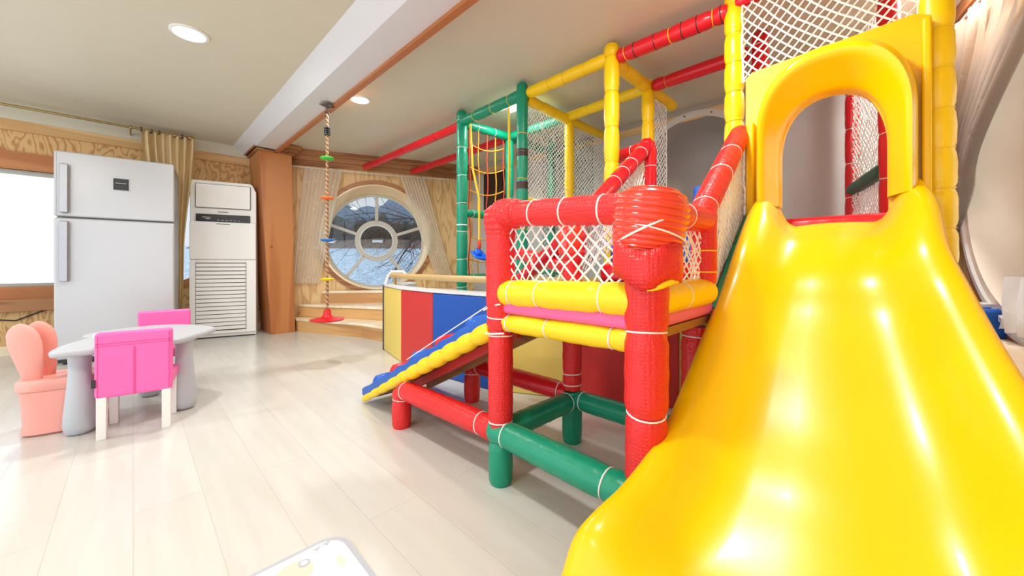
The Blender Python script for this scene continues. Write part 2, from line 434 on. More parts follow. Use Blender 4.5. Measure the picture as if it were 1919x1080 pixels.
# left wall: pelmet, picture board
struct('trim_3', MB().box((-3.5, LY-.05, CEIL-.13), (1.2, LY, CEIL-.0)), 'ceiling', label='painted board under the ceiling, left wall')
struct('trim_4', MB().box((-3.5, LY-.035, CEIL-.23), (1.2, LY, CEIL-.13)), 'pinew', label='pine board along the top of the left wall')
struct('baseboard_left', MB().box((-3.5, LY-.02, 0), (1.2, LY, .09)), 'step')
# window wall cornice (stepped)
c_ = MB()
for a, b, d in ((.0, .07, .14), (.07, .13, .10), (.13, .19, .05)):
    p = FA-FU*.05; q = FB+FU*.0
    c_.prism([p+Vector((0, 0, CEIL-b)), q+Vector((0, 0, CEIL-b)), q-FN*d+Vector((0, 0, CEIL-b)), p-FN*d+Vector((0, 0, CEIL-b))], (0, 0, b-a))
struct('trim_5', c_, 'trimw', label='stepped brown cornice above the round window')
struct('trim_6', MB().box((RX-.027, -.34, CEIL-.13), (RX, 4.6, CEIL-.06)), 'pinew', label='pine board under the ceiling, right wall')
c_ = MB()
for a, b, d in ((.0, .08, .10), (.08, .16, .05)):
    p = NA; q = NA+NU*4.4
    c_.prism([p+Vector((0, 0, CEIL-b)), q+Vector((0, 0, CEIL-b)), q-NN*d+Vector((0, 0, CEIL-b)), p-NN*d+Vector((0, 0, CEIL-b))], (0, 0, b-a))
struct('trim_7', c_, 'trimw', label='brown cornice above the near round window')
# tapered orange pillar with capital
pl = MB()
y0, y1 = 5.40, 5.93
bot = [(1.205, y0), (1.475, y0), (1.475, y1), (1.205, y1)]; top = [(1.075, y0), (1.435, y0), (1.435, y1), (1.075, y1)]
pl.add([(x, y, 0) for x, y in bot]+[(x, y, CEIL-.12) for x, y in top], [(3,2,1,0),(4,5,6,7),(0,1,5,4),(1,2,6,5),(2,3,7,6),(3,0,4,7)])
pil = obj('pillar', pl, 'orangew', bevel=.004); tag(pil, 'tapered orange wooden pillar between air conditioner and round window', 'pillar', kind='structure')
cp = MB(); cp.box((1.045, 5.37, CEIL-.125), (1.465, 5.93, CEIL-.10)); cp.box((1.015, 5.34, CEIL-.10), (1.495, 5.93, CEIL-.055)); cp.box((.985, 5.31, CEIL-.055), (1.525, 5.93, CEIL-.002))
obj('capital', cp, 'trimw', pil, bevel=.006)

# ------------------------------------------------------------------ windows
x0, z0, x1, z1 = W1
f = MB(); f.box((x0-.12, LY-.03, z1), (x1+.12, LY+.03, z1+.17)); f.box((x0-.12, LY-.03, z0-.12), (x1+.12, LY+.03, z0)); f.box((x0-.12, LY-.03, z0), (x0, LY+.03, z1)); f.box((x1, LY-.03, z0), (x1+.12, LY+.03, z1))
w1 = struct('window_1', f, 'orangeh', label='rectangular window with orange wooden frame left of the refrigerator')
obj('window_sill', MB().box((x0-.12, LY-.07, z0-.24), (x1+.12, LY+.0, z0-.12)), 'trimw', w1, bevel=.004)
f = MB()
for a, b, c, d in ((x0, z1-.04, x1, z1), (x0, z0, x1, z0+.03), (x0, z0, x0+.04, z1), (x1-.04, z0, x1, z1)): f.box((a, LY+.04, b), (c, LY+.09, d))
obj('sash', f, 'mullion', w1)
obj('pane', MB().box((x0+.02, LY+.06, z0+.02), (x1-.02, LY+.066, z1-.02)), 'glass', w1)

c0 = FA+FU*WC_S+Vector((0, 0, WC_Z))
w2 = struct('window_2', annulus(c0, FU, FN, WR-.06, WR+.015, -.02, .0), 'trimw', label='round window with wheel-shaped mullions overlooking the lake')
def reveal(c, U, N, ra, rb, th, d0, d1, dz, n=72):
    vs = []
    for i in range(n):
        a = 2*PI*i/n; e = Vector(U).normalized()*math.cos(a)+Vector((0, 0, 1))*math.sin(a); N = Vector(N)
        vs += [c+e*ra+N*d0, c+e*(ra+th)+N*d0, c+e*(rb+th)+N*d1+Vector((0, 0, dz)), c+e*rb+N*d1+Vector((0, 0, dz))]
    return MB().add(vs, [(4*i+k, 4*i+(k+1) % 4, 4*((i+1) % n)+(k+1) % 4, 4*((i+1) % n)+k) for i in range(n) for k in range(4)])
obj('window_reveal', reveal(c0, FU, FN, WR-.065, WR-.115, .02, -.024, .26, -.045), 'ringw', w2, smooth=True)
c0 = c0+Vector((0, 0, -.045))
mu = annulus(c0, FU, FN, WR-.135, WR-.105, .22, .26, 64)
hc = c0+FN*.20
for v, f_ in ((annulus(hc, FU, FN, .225, .305, -.0, .05, 48), 0),): mu.add(v.v, v.f)
for a in (90, 19, 161, 232, 308):
    e = FU*math.cos(R(a))+Vector((0, 0, 1))*math.sin(R(a)); s_ = e.cross(FN)
    p = hc+e*.28; q = hc+e*(WR-.11)
    mu.prism([p+s_*.022, q+s_*.022, q-s_*.022, p-s_*.022], FN*.045)
obj('mullion', mu, 'mullion', w2, bevel=.006)
obj('inner_bead', annulus(hc-FN*.012, FU, FN, .228, .240, 0, .02, 48), 'capw', w2)
gp = [c0+FN*.235+(FU*math.cos(2*PI*i/48)+Vector((0, 0, 1))*math.sin(2*PI*i/48))*(WR-.12) for i in range(48)]
obj('pane', MB().prism(gp, FN*.004), 'glass', w2)

c3 = Vector((.22, LY, 1.22))
w3 = struct('window_3', annulus(c3, (1, 0, 0), (0, 1, 0), .57, .66, -.02, .03), 'orangeh', label='round window hidden behind refrigerator and gold curtain')
obj('pane', MB().prism([c3+Vector((.575*math.cos(2*PI*i/48), .12, .575*math.sin(2*PI*i/48))) for i in range(48)], (0, .005, 0)), 'glass', w3)

c4 = NA+NU*1.0+Vector((0, 0, 1.27))
w4 = struct('window_4', annulus(c4, NU, NN, .70, .84, -.03, .0), 'orangew', label='round window with deep pale reveal beside the yellow slide')
obj('window_reveal', annulus(c4, NU, NN, .66, .71, -.05, .26), mat('cream_reveal', (255, 244, 224), .5, var=.02), w4, smooth=True)
rr_ = MB()
for k_ in range(3):
    rg = annulus(c4, NU, NN, .72+.028*k_-.02, .745+.028*k_-.02, -.065+.012*k_, -.02); rr_.add(rg.v, rg.f)
obj('white_ring', rr_, 'capw', w4, smooth=True)
mu = annulus(c4, NU, NN, .60, .665, .20, .26, 64); rg = annulus(c4, NU, NN, .18, .25, .20, .25, 48); mu.add(rg.v, rg.f)
for a in (90, 18, 162, 234, 306):
    e = NU*math.cos(R(a))+Vector((0, 0, 1))*math.sin(R(a)); s_ = e.cross(NN)
    p = c4+NN*.20+e*.24; q = c4+NN*.20+e*.62; mu.prism([p+s_*.02, q+s_*.02, q-s_*.02, p-s_*.02], NN*.04)
obj('mullion', mu, 'mullion', w4)
obj('pane', MB().prism([c4+NN*.23+(NU*math.cos(2*PI*i/48)+Vector((0, 0, 1))*math.sin(2*PI*i/48))*.62 for i in range(48)], NN*.004), 'glass', w4)

# ------------------------------------------------------------------ outside the windows
def W(X, Z, z): return FW*Z + RT*X + Vector((0, 0, z))
def wz(Z): return -3.2 + (Z-9)*.1045
mb = MB(); rows = []
for Z in (9, 20, 40, 60, 90): rows.append([W(X, Z, wz(Z)) for X in (-Z*1.1, -Z*.6, -Z*.2, Z*.2)])
struct('lake', mb.grid(rows), 'water')
def ridge(name, Z, x0, x1, base, hf, m, depth=12, n=70):
    rows = [[], [], [], []]
    for i in range(n+1):
        X = x0+(x1-x0)*i/n; h = hf(X/Z)
        rows[0].append(W(X, Z, base)); rows[1].append(W(X, Z+depth*.3, base+(h-base)*.6)); rows[2].append(W(X, Z+depth, h)); rows[3].append(W(X, Z+depth*2, base))
    return struct(name, MB().grid(rows), m, smooth=True)
def hf_far(q):
    return 0.88 + 108*(.172 + .05*max(0, q+.36) + .012*math.sin(q*31+.6)+.010*math.sin(q*71) + .02*math.exp(-((q+.27)/.06)**2) - .03*math.exp(-((q+.41)/.05)**2) + .012*math.exp(-((q+.475)/.03)**2))
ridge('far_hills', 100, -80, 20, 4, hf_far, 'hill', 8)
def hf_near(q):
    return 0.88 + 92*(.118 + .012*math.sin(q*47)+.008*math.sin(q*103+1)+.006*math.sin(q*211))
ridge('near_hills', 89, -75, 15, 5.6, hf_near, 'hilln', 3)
mb = MB(); rows = [[W(X, 80, wz(80)) for X in range(-70, 20, 5)], [W(X, 84, wz(80)+2.0+.3*math.sin(X)) for X in range(-70, 20, 5)], [W(X, 89, wz(80)+2.5) for X in range(-70, 20, 5)]]
struct('far_shore', mb.grid(rows), 'shore')
def branchy(mb, p, d, L, r, depth, rnd, spread=.55, n=5):
    k = 4; pts = [Vector(p)]; rr = [r]; d = Vector(d).normalized()
    for i in range(k):
        d = (d + Vector([rnd.uniform(-.16, .16) for _ in range(3)])).normalized(); pts.append(pts[-1]+d*L/k); rr.append(r*(1-.45*(i+1)/k))
    mb.tube(pts, rr, n)
    if depth > 0:
        for c in range(rnd.choice((2, 3, 3))):
            q = pts[rnd.choice((2, 3, 4))]
            nd = (d + Vector([rnd.uniform(-spread, spread) for _ in range(3)])*1.25).normalized()
            branchy(mb, q, nd, L*rnd.uniform(.55, .8), r*.55, depth-1, rnd, spread, n)
rnd = random.Random(3)
# the belt of bare trees on the far shore: nobody could count it
mb = MB()
for i in range(150):
    q = -.53+.40*i/150+rnd.uniform(-.003, .003); Z = rnd.uniform(84, 88); h = rnd.uniform(3.2, 6.5)
    branchy(mb, W(q*Z, Z, wz(80)+1.6), (0, 0, 1), h*.55, .12, 3, rnd, .8, 3)
tag(obj('shore_trees', mb, 'bark'), 'belt of dark bare trees along the far shore of the lake', 'trees', kind='stuff')
# low white houses glimpsed across the water
for q, wd, lb in ((-.487, 2.6, 'white low house across the lake at left end of shore'), (-.356, 2.2, 'white low house across the lake seen through the window hub')):
    Z = 83.5; h = thing('lake_house', lb, 'house', W(q*Z, Z, wz(80)+1.3), -AZ)
    obj('wall', MB().box((-wd/2, -1, 0), (wd/2, 1, .7)), 'farwhite', h)
    obj('roof', MB().prism([(-wd/2-.2, -1.2, .7), (-wd/2-.2, 0, 1.1), (-wd/2-.2, 1.2, .7)], (wd+.4, 0, 0)), 'hilln', h)
# bare branches close to the window
mb = MB(); rnd = random.Random(11)
branchy(mb, W(-.9, 9.4, -.6), (-.3, .25, .75), 2.6, .05, 5, rnd, .75, 4)
branchy(mb, W(-.9, 9.5, 1.8), FW*.1-RT*1.0+Vector((0, 0, .35)), 1.9, .035, 5, rnd, .7, 4)
branchy(mb, W(-1.15, 9.3, -1.6), -RT*.35+Vector((0, 0, .9)), 1.3, .02, 5, rnd, .9, 4)
branchy(mb, W(-1.7, 9.3, 2.6), -RT*.5+Vector((0, 0, -.9)), 1.5, .02, 4, rnd, .7, 4)
branchy(mb, W(-.95, 9.5, 1.9), -RT*.8+Vector((0, 0, -.15)), 1.9, .04, 6, rnd, .7, 4)
branchy(mb, W(-1.2, 9.3, -1.9), -RT*.2+Vector((0, 0, 1)), 1.5, .03, 6, rnd, .9, 4)
branchy(mb, W(-.95, 9.5, .3), -RT*.9+Vector((0, 0, .15)), 1.6, .03, 5, rnd, .8, 4)
branchy(mb, W(-1.3, 9.4, 2.9), -RT*.5+Vector((0, 0, -.5)), 1.3, .03, 5, rnd, .8, 4)
mb.tube([W(-.9, 9.4, -3.2), W(-.9, 9.4, -.4), W(-.88, 9.45, 1.9), W(-.9, 9.5, 2.8)], [.09, .07, .05, .03], 8)
tag(obj('bare_tree', mb, 'bark', smooth=True), 'bare dark-twigged tree just outside the right side of the round window', 'tree')
mb = MB(); rows = []
for Z in (6.3, 9.5): rows.append([W(X, Z, -3.1) for X in (-9, 3)])
struct('bank', mb.grid(rows), 'shore')

# ------------------------------------------------------------------ ceiling lights
def downlight(x, y, label, r=.085):
    t = thing('downlight', label, 'ceiling light', (x, y, CEIL), 0, 'recessed ceiling lights')
    obj('rim', MB().lathe([(r+.018, 0), (r+.018, -.006), (r, -.010), (r-.002, -.004), (r-.002, 0)], n=32), 'lamprim', t, smooth=True)
    obj('diffuser', MB().lathe([(r-.003, -.001), (r-.003, -.006), (r*.5, -.008), (.001, -.008)], n=32), 'lamp', t, smooth=True)
    l = bpy.data.lights.new('downlight_bulb', 'AREA'); l.shape = 'DISK'; l.size = r*2; l.energy = DOWNLIGHT_W; l.color = (1, .985, .96)
    lo = bpy.data.objects.new('downlight_bulb', l); COL.objects.link(lo); lo.location = (0, 0, -.015); lo.parent = t
    return t
downlight(.26, 3.24, 'round white ceiling light left of the white beam')
downlight(1.47, 3.42, 'round white ceiling light right of the beam near the rope', .075)
for x, y, lb in ((-1.7, 3.24, 'round ceiling light over the open floor left of the kids table'), (-1.7, .9, 'round ceiling light over the open floor left of the play mat'),
                 (.26, .9, 'round ceiling light above the white play mat'), (.26, -1.2, 'round ceiling light behind the foot of the slide'),
                 (1.62, .62, 'round ceiling light above the low red platform'), (3.0, -.27, 'unseen ceiling light added to brighten the right round window')):  # the last one, out of view, is added to brighten the right window
    downlight(x, y, lb)
# fixture inside the play frame above the swing (thin LED bar)
ld = thing('led_bar', 'short white lamp bar on the ceiling above the green frame', 'ceiling light', (2.60, 2.5, CEIL-.03))
obj('diffuser', MB().box((-.02, -.09, .0), (.02, .09, .03)), 'lamp', ld, bevel=.008)
l = bpy.data.lights.new('led_bulb', 'AREA'); l.shape = 'RECTANGLE'; l.size = .06; l.size_y = .4; l.energy = 12; l.color = (.8, 1, .97)
lo = bpy.data.objects.new('led_bulb', l); COL.objects.link(lo); lo.location = (0, 0, -.035); lo.parent = ld

# ------------------------------------------------------------------ refrigerator
fr = thing('refrigerator', 'tall silver two-door refrigerator against the left wall', 'refrigerator', (-.48, 5.035, 0), R(-7))
Wd = .77
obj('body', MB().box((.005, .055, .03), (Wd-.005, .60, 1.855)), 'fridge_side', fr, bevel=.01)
zs = .88+(495-410)/700*3.35
d1 = obj('door', MB().box((0, 0, zs+.006), (Wd, .05, 1.86)), 'fridge', fr, bevel=.014); d1['label'] = 'upper freezer door'
d2 = obj('door', MB().box((0, 0, .05), (Wd, .05, zs-.006)), 'fridge', fr, bevel=.014); d2['label'] = 'lower refrigerator door'
obj('handle', MB().box((.040, -.045, zs+.035), (.092, -.018, 1.745)).box((.05, -.02, zs+.06), (.08, .001, zs+.10)).box((.05, -.02, 1.68), (.08, .001, 1.72)), 'chrome', d1, bevel=.008)
obj('handle', MB().box((.040, -.045, zs-.56), (.092, -.018, zs-.035)).box((.05, -.02, zs-.10), (.08, .001, zs-.06)).box((.05, -.02, zs-.53), (.08, .001, zs-.49)), 'chrome', d2, bevel=.008)
obj('hinge_strip', MB().box((.004, -.003, zs+.02), (.016, .0, 1.84)), 'chrome', d1)
dp = obj('display_panel', MB().box((.355, -.006, 1.56), (.455, .001, 1.665)), 'dark', d1, bevel=.004)
obj('display_rim', MB().box((.349, -.003, 1.554), (.461, .0, 1.671)).box((.37, -.008, 1.62), (.44, -.006, 1.625)), 'chrome', dp)
obj('foot', MB().lathe([(.02, 0), (.022, .05)], (.06, .06, 0)), 'dark', fr); obj('foot', MB().lathe([(.02, 0), (.022, .05)], (Wd-.06, .06, 0)), 'dark', fr)
obj('toe_grille', MB().box((.02, .02, .02), (Wd-.02, .05, .05)), 'dark', fr)

# ------------------------------------------------------------------ air conditioner
AA = Vector((.455, 5.70, 0)); AB = Vector((1.07, 5.52, 0)); aw = (AB-AA).length
ac = thing('air_conditioner', 'tall white floor-standing air conditioner with louvred lower grille', 'air conditioner', AA, math.atan2(AB.y-AA.y, AB.x-AA.x))
H = 1.87
prof = [(0, 0), (aw, 0), (aw, H-.10), (aw-.04, H-.015), (aw-.06, H), (0, H)]
obj('body', MB().prism([(x, .02, z+.0) for x, z in prof], (0, .22, 0)), 'ac', ac, bevel=.012)
g = MB().box((.0, .0, .045), (.055, .021, .925)); g.box((aw-.10, 0, .045), (aw, .021, .925)); g.box((.055, 0, .045), (aw-.10, .021, .08)); g.box((.055, 0, .895), (aw-.10, .021, .925))
lf = obj('intake_frame', g, 'ac', ac, bevel=.006)
obj('intake_back', MB().box((.05, .012, .07), (aw-.09, .0195, .90)), 'acgap', lf)
lv = MB(); nl = 17
for i in range(nl):
    z = .095+i*(.80/nl); lv.prism([(.06, .0, z), (.06, .002, z+.034), (.06, .014, z+.040), (.06, .014, z+.006)], (aw-.165, 0, 0))
obj('louvre', lv, 'ac', lf)
obj('front_panel', MB().box((.0, -.002, .935), (aw, .02, 1.385)), 'ac', ac, bevel=.012)
cp_ = obj('control_panel', MB().box((.06, -.008, 1.385), (aw-.06, .02, 1.47)), 'dark', ac, bevel=.004)
mk = MB()
for i in range(6): obj('button', MB().box((.26+i*.04, -.0095, 1.40), (.28+i*.04, -.008, 1.404)), 'capw', cp_)
for a_ in ((.12, 1.43, .2), (.15, 1.413, .19)): obj('display_mark', MB().box((a_[0], -.0095, a_[1]), (a_[2], -.008, a_[1]+.006)), 'capw', cp_)
of = obj('outlet_frame', MB().box((.055, -.001, 1.545), (aw-.055, .02, 1.83)), 'acgap', ac)
obj('outlet_flap', MB().box((.060, -.006, 1.55), (aw-.06, .018, 1.825)), 'ac', of, bevel=.003)
obj('plinth', MB().box((.01, .005, 0), (aw-.01, .22, .012)), 'dark', ac)
obj('brand_mark', MB().box((.26, .016, 1.50), (.36, .0195, 1.508)), 'acgap', ac)
obj('brand_mark', MB().box((.25, -.0035, 1.355), (.38, -.002, 1.362)), 'acgap', ac)

# ------------------------------------------------------------------ curtains
def curtain(name, top, bot, z_top, z_bot, folds, amp, m, label, mid=None, cat='curtain', n=90, rows=26):
    """top/bot: ((x,y),(x,y)) edges; mid optional (t,(edge)) waist"""
    rws = []
    for j in range(rows+1):
        t = j/rows
        a0, a1 = Vector(top[0]), Vector(top[1]); b0, b1 = Vector(bot[0]), Vector(bot[1])
        if mid:
            tm, (m0, m1) = mid; m0, m1 = Vector(m0), Vector(m1)
            if t < tm: s = t/tm; s = s*s*(3-2*s); e0, e1 = a0.lerp(m0, s), a1.lerp(m1, s)
            else: s = (t-tm)/(1-tm); s = s*s*(3-2*s); e0, e1 = m0.lerp(b0, s), m1.lerp(b1, s)
        else:
            e0, e1 = a0.lerp(b0, t), a1.lerp(b1, t)
        d = (e1-e0); nn = Vector((-d.y, d.x)).normalized() if d.length > 0 else Vector((0, 1))
        row = []
        for i in range(n+1):
            u = i/n; wv = math.sin(u*folds*2*PI + .5*math.sin(t*3))*amp + .3*amp*math.sin(u*folds*5.3+t*4)
            p = e0.lerp(e1, u) + nn*wv
            row.append(Vector((p.x, p.y, z_top*(1-t)+z_bot*t + .006*math.sin(u*folds*2*PI)*t)))
        rws.append(row)
    o = obj(name, MB().grid(rws), m, smooth=True)
    return tag(o, label, cat)
cr_ = thing('curtain_rod', 'slim brass curtain rod with finial above the refrigerator', 'curtain rod', (-.6, 5.68, 2.335))
rd = MB().tube([(-2.8, 0, 0), (1.02, 0, 0)], .012, 12); obj('rod', rd, 'brass', cr_, smooth=True)
fn = MB().lathe([(.012, 0), (.022, .01), (.012, .02), (.024, .035), (.028, .05), (.014, .07), (.004, .085)], (1.02, 0, 0), 16, (1, 0, 0)); obj('finial', fn, 'brass', cr_, smooth=True)
for x in (.58, .93): obj('bracket', MB().tube([(x, 0, -.0), (x, .02, -.02), (x, .29, -.02)], .008, 8).ring((x, 0, 0), (1, 0, 0), .02, .006), 'brass', cr_, smooth=True)
for x in (.66, .74, .80, .99): obj('curtain_ring', MB().ring((x, 0, 0), (1, .25, 0), .022, .004), 'dark', cr_, smooth=True)
curtain('gold_curtain', ((.06, 5.68), (.50, 5.68)), ((.30, 5.82), (.40, 5.82)), 2.325, .12, 7, .026, 'gold', 'long gold satin curtain hanging between refrigerator and air conditioner', mid=(.62, ((.24, 5.80), (.42, 5.80))))
# sheer pair at the round window
def fp(s, d=0.0): p = FA+FU*s-FN*d; return (p.x, p.y)
tr_ = thing('curtain_track', 'thin white curtain wire across the window wall under the cornice', 'curtain rod', tuple(FA+FU*.15-FN*.09)[:2]+(2.17,), math.atan2(FU.y, FU.x))
obj('rod', MB().tube([(-.1, 0, .0), (1.0, 0, -.012), (2.0, 0, 0)], .006, 8), 'capw', tr_, smooth=True)
curtain('sheer_curtain', (fp(.20, .10), fp(.66, .10)), (fp(.04, .06), fp(.38, .06)), 2.16, .62, 9, .013, 'sheer', 'beige sheer curtain left of the round window, behind the climbing rope')
curtain('sheer_curtain', (fp(1.42, .10), fp(1.78, .10)), (fp(1.98, .06), fp(2.22, .06)), 2.15, .62, 8, .012, 'sheer', 'beige sheer curtain slanting down right of the round window')
# near window sheer curtains
def npt(s, d=0.0): p = NA+NU*s-NN*d; return (p.x, p.y)
curtain('lace_curtain', (npt(.22, .12), npt(1.5, .12)), (npt(.03, .08), npt(.22, .08)), 2.24, .92, 8, .03, 'sheerg', 'grey embroidered sheer curtain hanging right of the yellow slide post', mid=(.66, (npt(.04, .08), npt(.48, .08))))
nr = thing('curtain_track', 'thin white curtain wire under the cornice right of the slide', 'curtain rod', tuple(NA-NN*.12)[:2]+(2.25,), math.atan2(NU.y, NU.x))
obj('rod', MB().tube([(.0, 0, 0), (2.2, 0, 0)], .006, 8), 'capw', nr, smooth=True)
curtain('white_lace', (npt(.74, .05), npt(1.7, .08)), (npt(.80, .08), npt(1.7, .10)), .82, .56, 7, .02, 'sheerw', 'white lace cloth bunched on the ledge under the right round window', cat='cloth')

# ------------------------------------------------------------------ wooden steps under the round window
def ledge(name, front, z0, z1, back, label, tread=.03):
    t = thing(name, label, 'step', (front[0][0], front[0][1], 0), world=True)
    lp = [Vector((x, y, z0)) for x, y in list(front)+list(back)]
    obj('riser', MB().prism(lp, (0, 0, z1-z0-tread)), 'riserw', t)
    c = Vector((sum(p.x for p in lp), sum(p.y for p in lp), 0))/len(lp); lp2 = []
    for i, p in enumerate(lp):
        q = Vector((p.x, p.y, z1-tread))
        if i < len(front): q += (Vector((p.x, p.y, 0))-c).normalized()*.02
        lp2.append(q)
    obj('tread', MB().prism(lp2, (0, 0, tread)), 'step', t, bevel=.008)
    return t
def fpt(s): p = FA+FU*s-FN*.03; return (p.x, p.y)
ledge('wooden_step', [(1.50, 5.38), (1.92, 4.42), (1.98, 4.02), (2.5, 4.02)], 0, .17, [(3.5, 4.3), fpt(2.2), fpt(.06)], 'lowest pine step below the round window')
ledge('wooden_step', [(1.62, 5.42), (2.10, 4.62), (2.3, 4.15)], .17, .34, [(3.5, 4.4), fpt(2.2), fpt(.12)], 'middle pine step below the round window')
ledge('wooden_step', [(1.88, 5.38), (2.40, 4.92), (2.9, 4.5)], .34, .51, [(3.5, 4.4), fpt(2.2), fpt(.40)], 'top pine step directly beneath the round window')
# bench steps at the near window
b0 = NA+NU*.25; b1 = NA+NU*2.2
def npp(s, d): p = NA+NU*s-NN*d; return (p.x, p.y)
ledge('wooden_step', [npp(.45, .34), npp(2.2, .34)], 0, .50, [npp(2.2, .002), npp(.45, .002)], 'pine ledge under the right round window holding the blue block', .04)
ledge('wooden_step', [npp(.45, .62), npp(2.2, .62)], 0, .30, [npp(2.2, .345), npp(.45, .345)], 'lower pine step in front of the right window ledge', .03)
bl = thing('foam_block', 'glossy blue foam block on the ledge beside the slide', 'block', (3.15, -.375, .50), math.atan2(NU.y, NU.x)+.35)
obj('cushion', MB().box((-.10, -.06, 0), (.10, .06, .15)), 'blue', bl, bevel=.018)
obj('lid', MB().box((-.16, -.05, .151), (.04, .05, .175)), 'capw', bl, bevel=.006)

# ------------------------------------------------------------------ picture on the right wall
pc = thing('picture', 'dark framed picture on the grey wall behind the rope net', 'picture', (RX, 4.10, 1.98))
obj('frame', MB().box((-.03, -.23, -.27), (-.001, .23, .27)), 'picf', pc, bevel=.006)
obj('image', MB().box((-.034, -.19, -.23), (-.0305, .19, .23)), 'pich', pc)
# crawl tube opening
tb_ = thing('crawl_tube', 'large grey plastic crawl tube with pale bolted rim in the wall', 'tube', (RX, 1.29, 1.775))
Rt = .545
obj('rim', MB().lathe([(Rt-.035, .0), (Rt-.035, -.02), (Rt-.02, -.03), (Rt+.015, -.03), (Rt+.03, -.02), (Rt+.03, .0)][::-1], (0, 0, 0), 64, (1, 0, 0)), 'tuberim', tb_, smooth=True)
tm = MB(); n_ = 64; pr = [(Rt-.035, -.031), (Rt-.036, .15), (Rt-.05, .35), (Rt-.10, .48), (Rt-.25, .55), (.01, .57)]
vs = [];
for r_, h in pr:
    for j in range(n_): a = 2*PI*j/n_; vs.append((h, r_*math.cos(a), r_*math.sin(a)))
fs = [(i*n_+j, i*n_+(j+1) % n_, (i+1)*n_+(j+1) % n_, (i+1)*n_+j) for i in range(len(pr)-1) for j in range(n_)]
obj('barrel', MB().add(vs, fs), 'tube', tb_, smooth=True)
# replace the rim's end caps with a true ring
rim = [o for o in tb_.children if o.name.startswith('rim')][0]
rg = annulus((0, 0, 0), (0, 1, 0), (1, 0, 0), Rt-.034, Rt+.03, -.03, .0, 64); me = rim.data; me.clear_geometry(); me.from_pydata([tuple(v) for v in rg.v], [], rg.f); me.update()
for i in range(14):
    a = 2*PI*i/14+.1; obj('bolt', MB().lathe([(.008, 0), (.008, .006), (.004, .009)], (-.03, Rt*math.cos(a), Rt*math.sin(a)), 8, (-1, 0, 0)), 'screw', rim)

# ------------------------------------------------------------------ floor mat
fm = thing('play_mat', 'white play mat with grey border and round pastel print', 'mat', (.475, 1.25, .0), 0)
def rrect(x0, y0, x1, y1, r, z, n=8):
    out = []
    for cx, cy, a0 in ((x1-r, y1-r, 0), (x0+r, y1-r, 90), (x0+r, y0+r, 180), (x1-r, y0+r, 270)):
        for i in range(n+1): a = R(a0+90*i/n); out.append((cx+r*math.cos(a), cy+r*math.sin(a), z))
    return out
obj('base', MB().prism(rrect(-1.35, -1.9, 0, 0, .07, .001), (0, 0, .012)), 'matg', fm)
obj('surface', MB().prism(rrect(-1.335, -1.885, -.015, -.015, .06, .0131), (0, 0, .001)), 'matw', fm)
def disc(mb, x, y, r, z, n=28, sx=1, sy=1): return mb.prism([(x+r*sx*math.cos(2*PI*i/n), y+r*sy*math.sin(2*PI*i/n), z) for i in range(n)], (0, 0, .0005))
pt = MB(); disc(pt, -.160, -.085, .045, .0142, sx=1.1)
obj('print', pt, 'matp', fm)
pt = MB(); disc(pt, -.128, -.064, .016, .0149); pt.prism([(-.04, -.022, .0142), (-.066, -.024, .0142), (-.056, -.040, .0142)], (0, 0, .0005)); pt.prism([(-.070, -.026, .0142), (-.094, -.028, .0142), (-.084, -.042, .0142)], (0, 0, .0005))
obj('print', pt, 'matg', fm)
pt = MB(); disc(pt, -.128, -.064, .009, .0156); obj('print', pt, 'matw', fm)
pt = MB(); disc(pt, -.05, -.13, .02, .0142, sx=.6, sy=1.4); obj('print', pt, mat('mat_cream', (244, 236, 196), .5), fm)

# ------------------------------------------------------------------ kids table, chairs, stool
tt = thing('kids_table', 'low grey leaf-shaped kids table with bulging rounded legs', 'table', tuple(W(-2.2, 2.15, 0)), world=True)
outline = [(-2.245, 1.80), (-2.20, 1.80), (-2.13, 1.865), (-2.03, 1.965), (-1.93, 2.08), (-1.90, 2.16), (-1.93, 2.32), (-1.97, 2.47), (-2.0, 2.53), (-2.05, 2.56), (-2.2, 2.62), (-2.38, 2.66), (-2.52, 2.60), (-2.60, 2.45), (-2.60, 2.28), (-2.54, 2.20), (-2.44, 2.16), (-2.42, 2.10), (-2.38, 2.0), (-2.31, 1.88)]
def smooth_loop(pts, it=2):
    P = [Vector(p) for p in pts]
    for _ in range(it):
        Q = []
        for i in range(len(P)): a, b = P[i], P[(i+1) % len(P)]; Q += [a*.75+b*.25, a*.25+b*.75]
        P = Q
    return P
lp = smooth_loop(outline)
cx = sum((p for p in lp), Vector((0, 0)))/len(lp)
rws = []
for sc_, z in ((.93, .418), (.985, .424), (1.0, .436), (.995, .448), (.97, .455), (.93, .456)):
    rws.append([W(*(cx+(p-cx)*sc_), z) for p in lp])
tp = MB(); n_ = len(lp); vs = [p for r_ in rws for p in r_]
fs = [(i*n_+j, i*n_+(j+1) % n_, (i+1)*n_+(j+1) % n_, (i+1)*n_+j) for i in range(len(rws)-1) for j in range(n_)] + [tuple(range(n_))[::-1], tuple((len(rws)-1)*n_+j for j in range(n_))]
obj('tabletop', tp.add(vs, fs), 'tabgrey', tt, smooth=True)
obj('knob', MB().lathe([(.03, 0), (.032, .012), (.026, .022), (.012, .027), (.001, .028)], W(-2.36, 2.14, .455)), 'whitepl', tt, smooth=True)
for X, Z in ((-2.25, 1.945), (-2.0, 2.28), (-2.42, 2.50)):
    obj('leg', MB().lathe([(.030, 0), (.046, .006), (.057, .022), (.061, .05), (.059, .10), (.052, .18), (.044, .28), (.041, .34), (.043, .39), (.048, .42)], W(X, Z, 0)), 'tabgrey', tt, smooth=True)

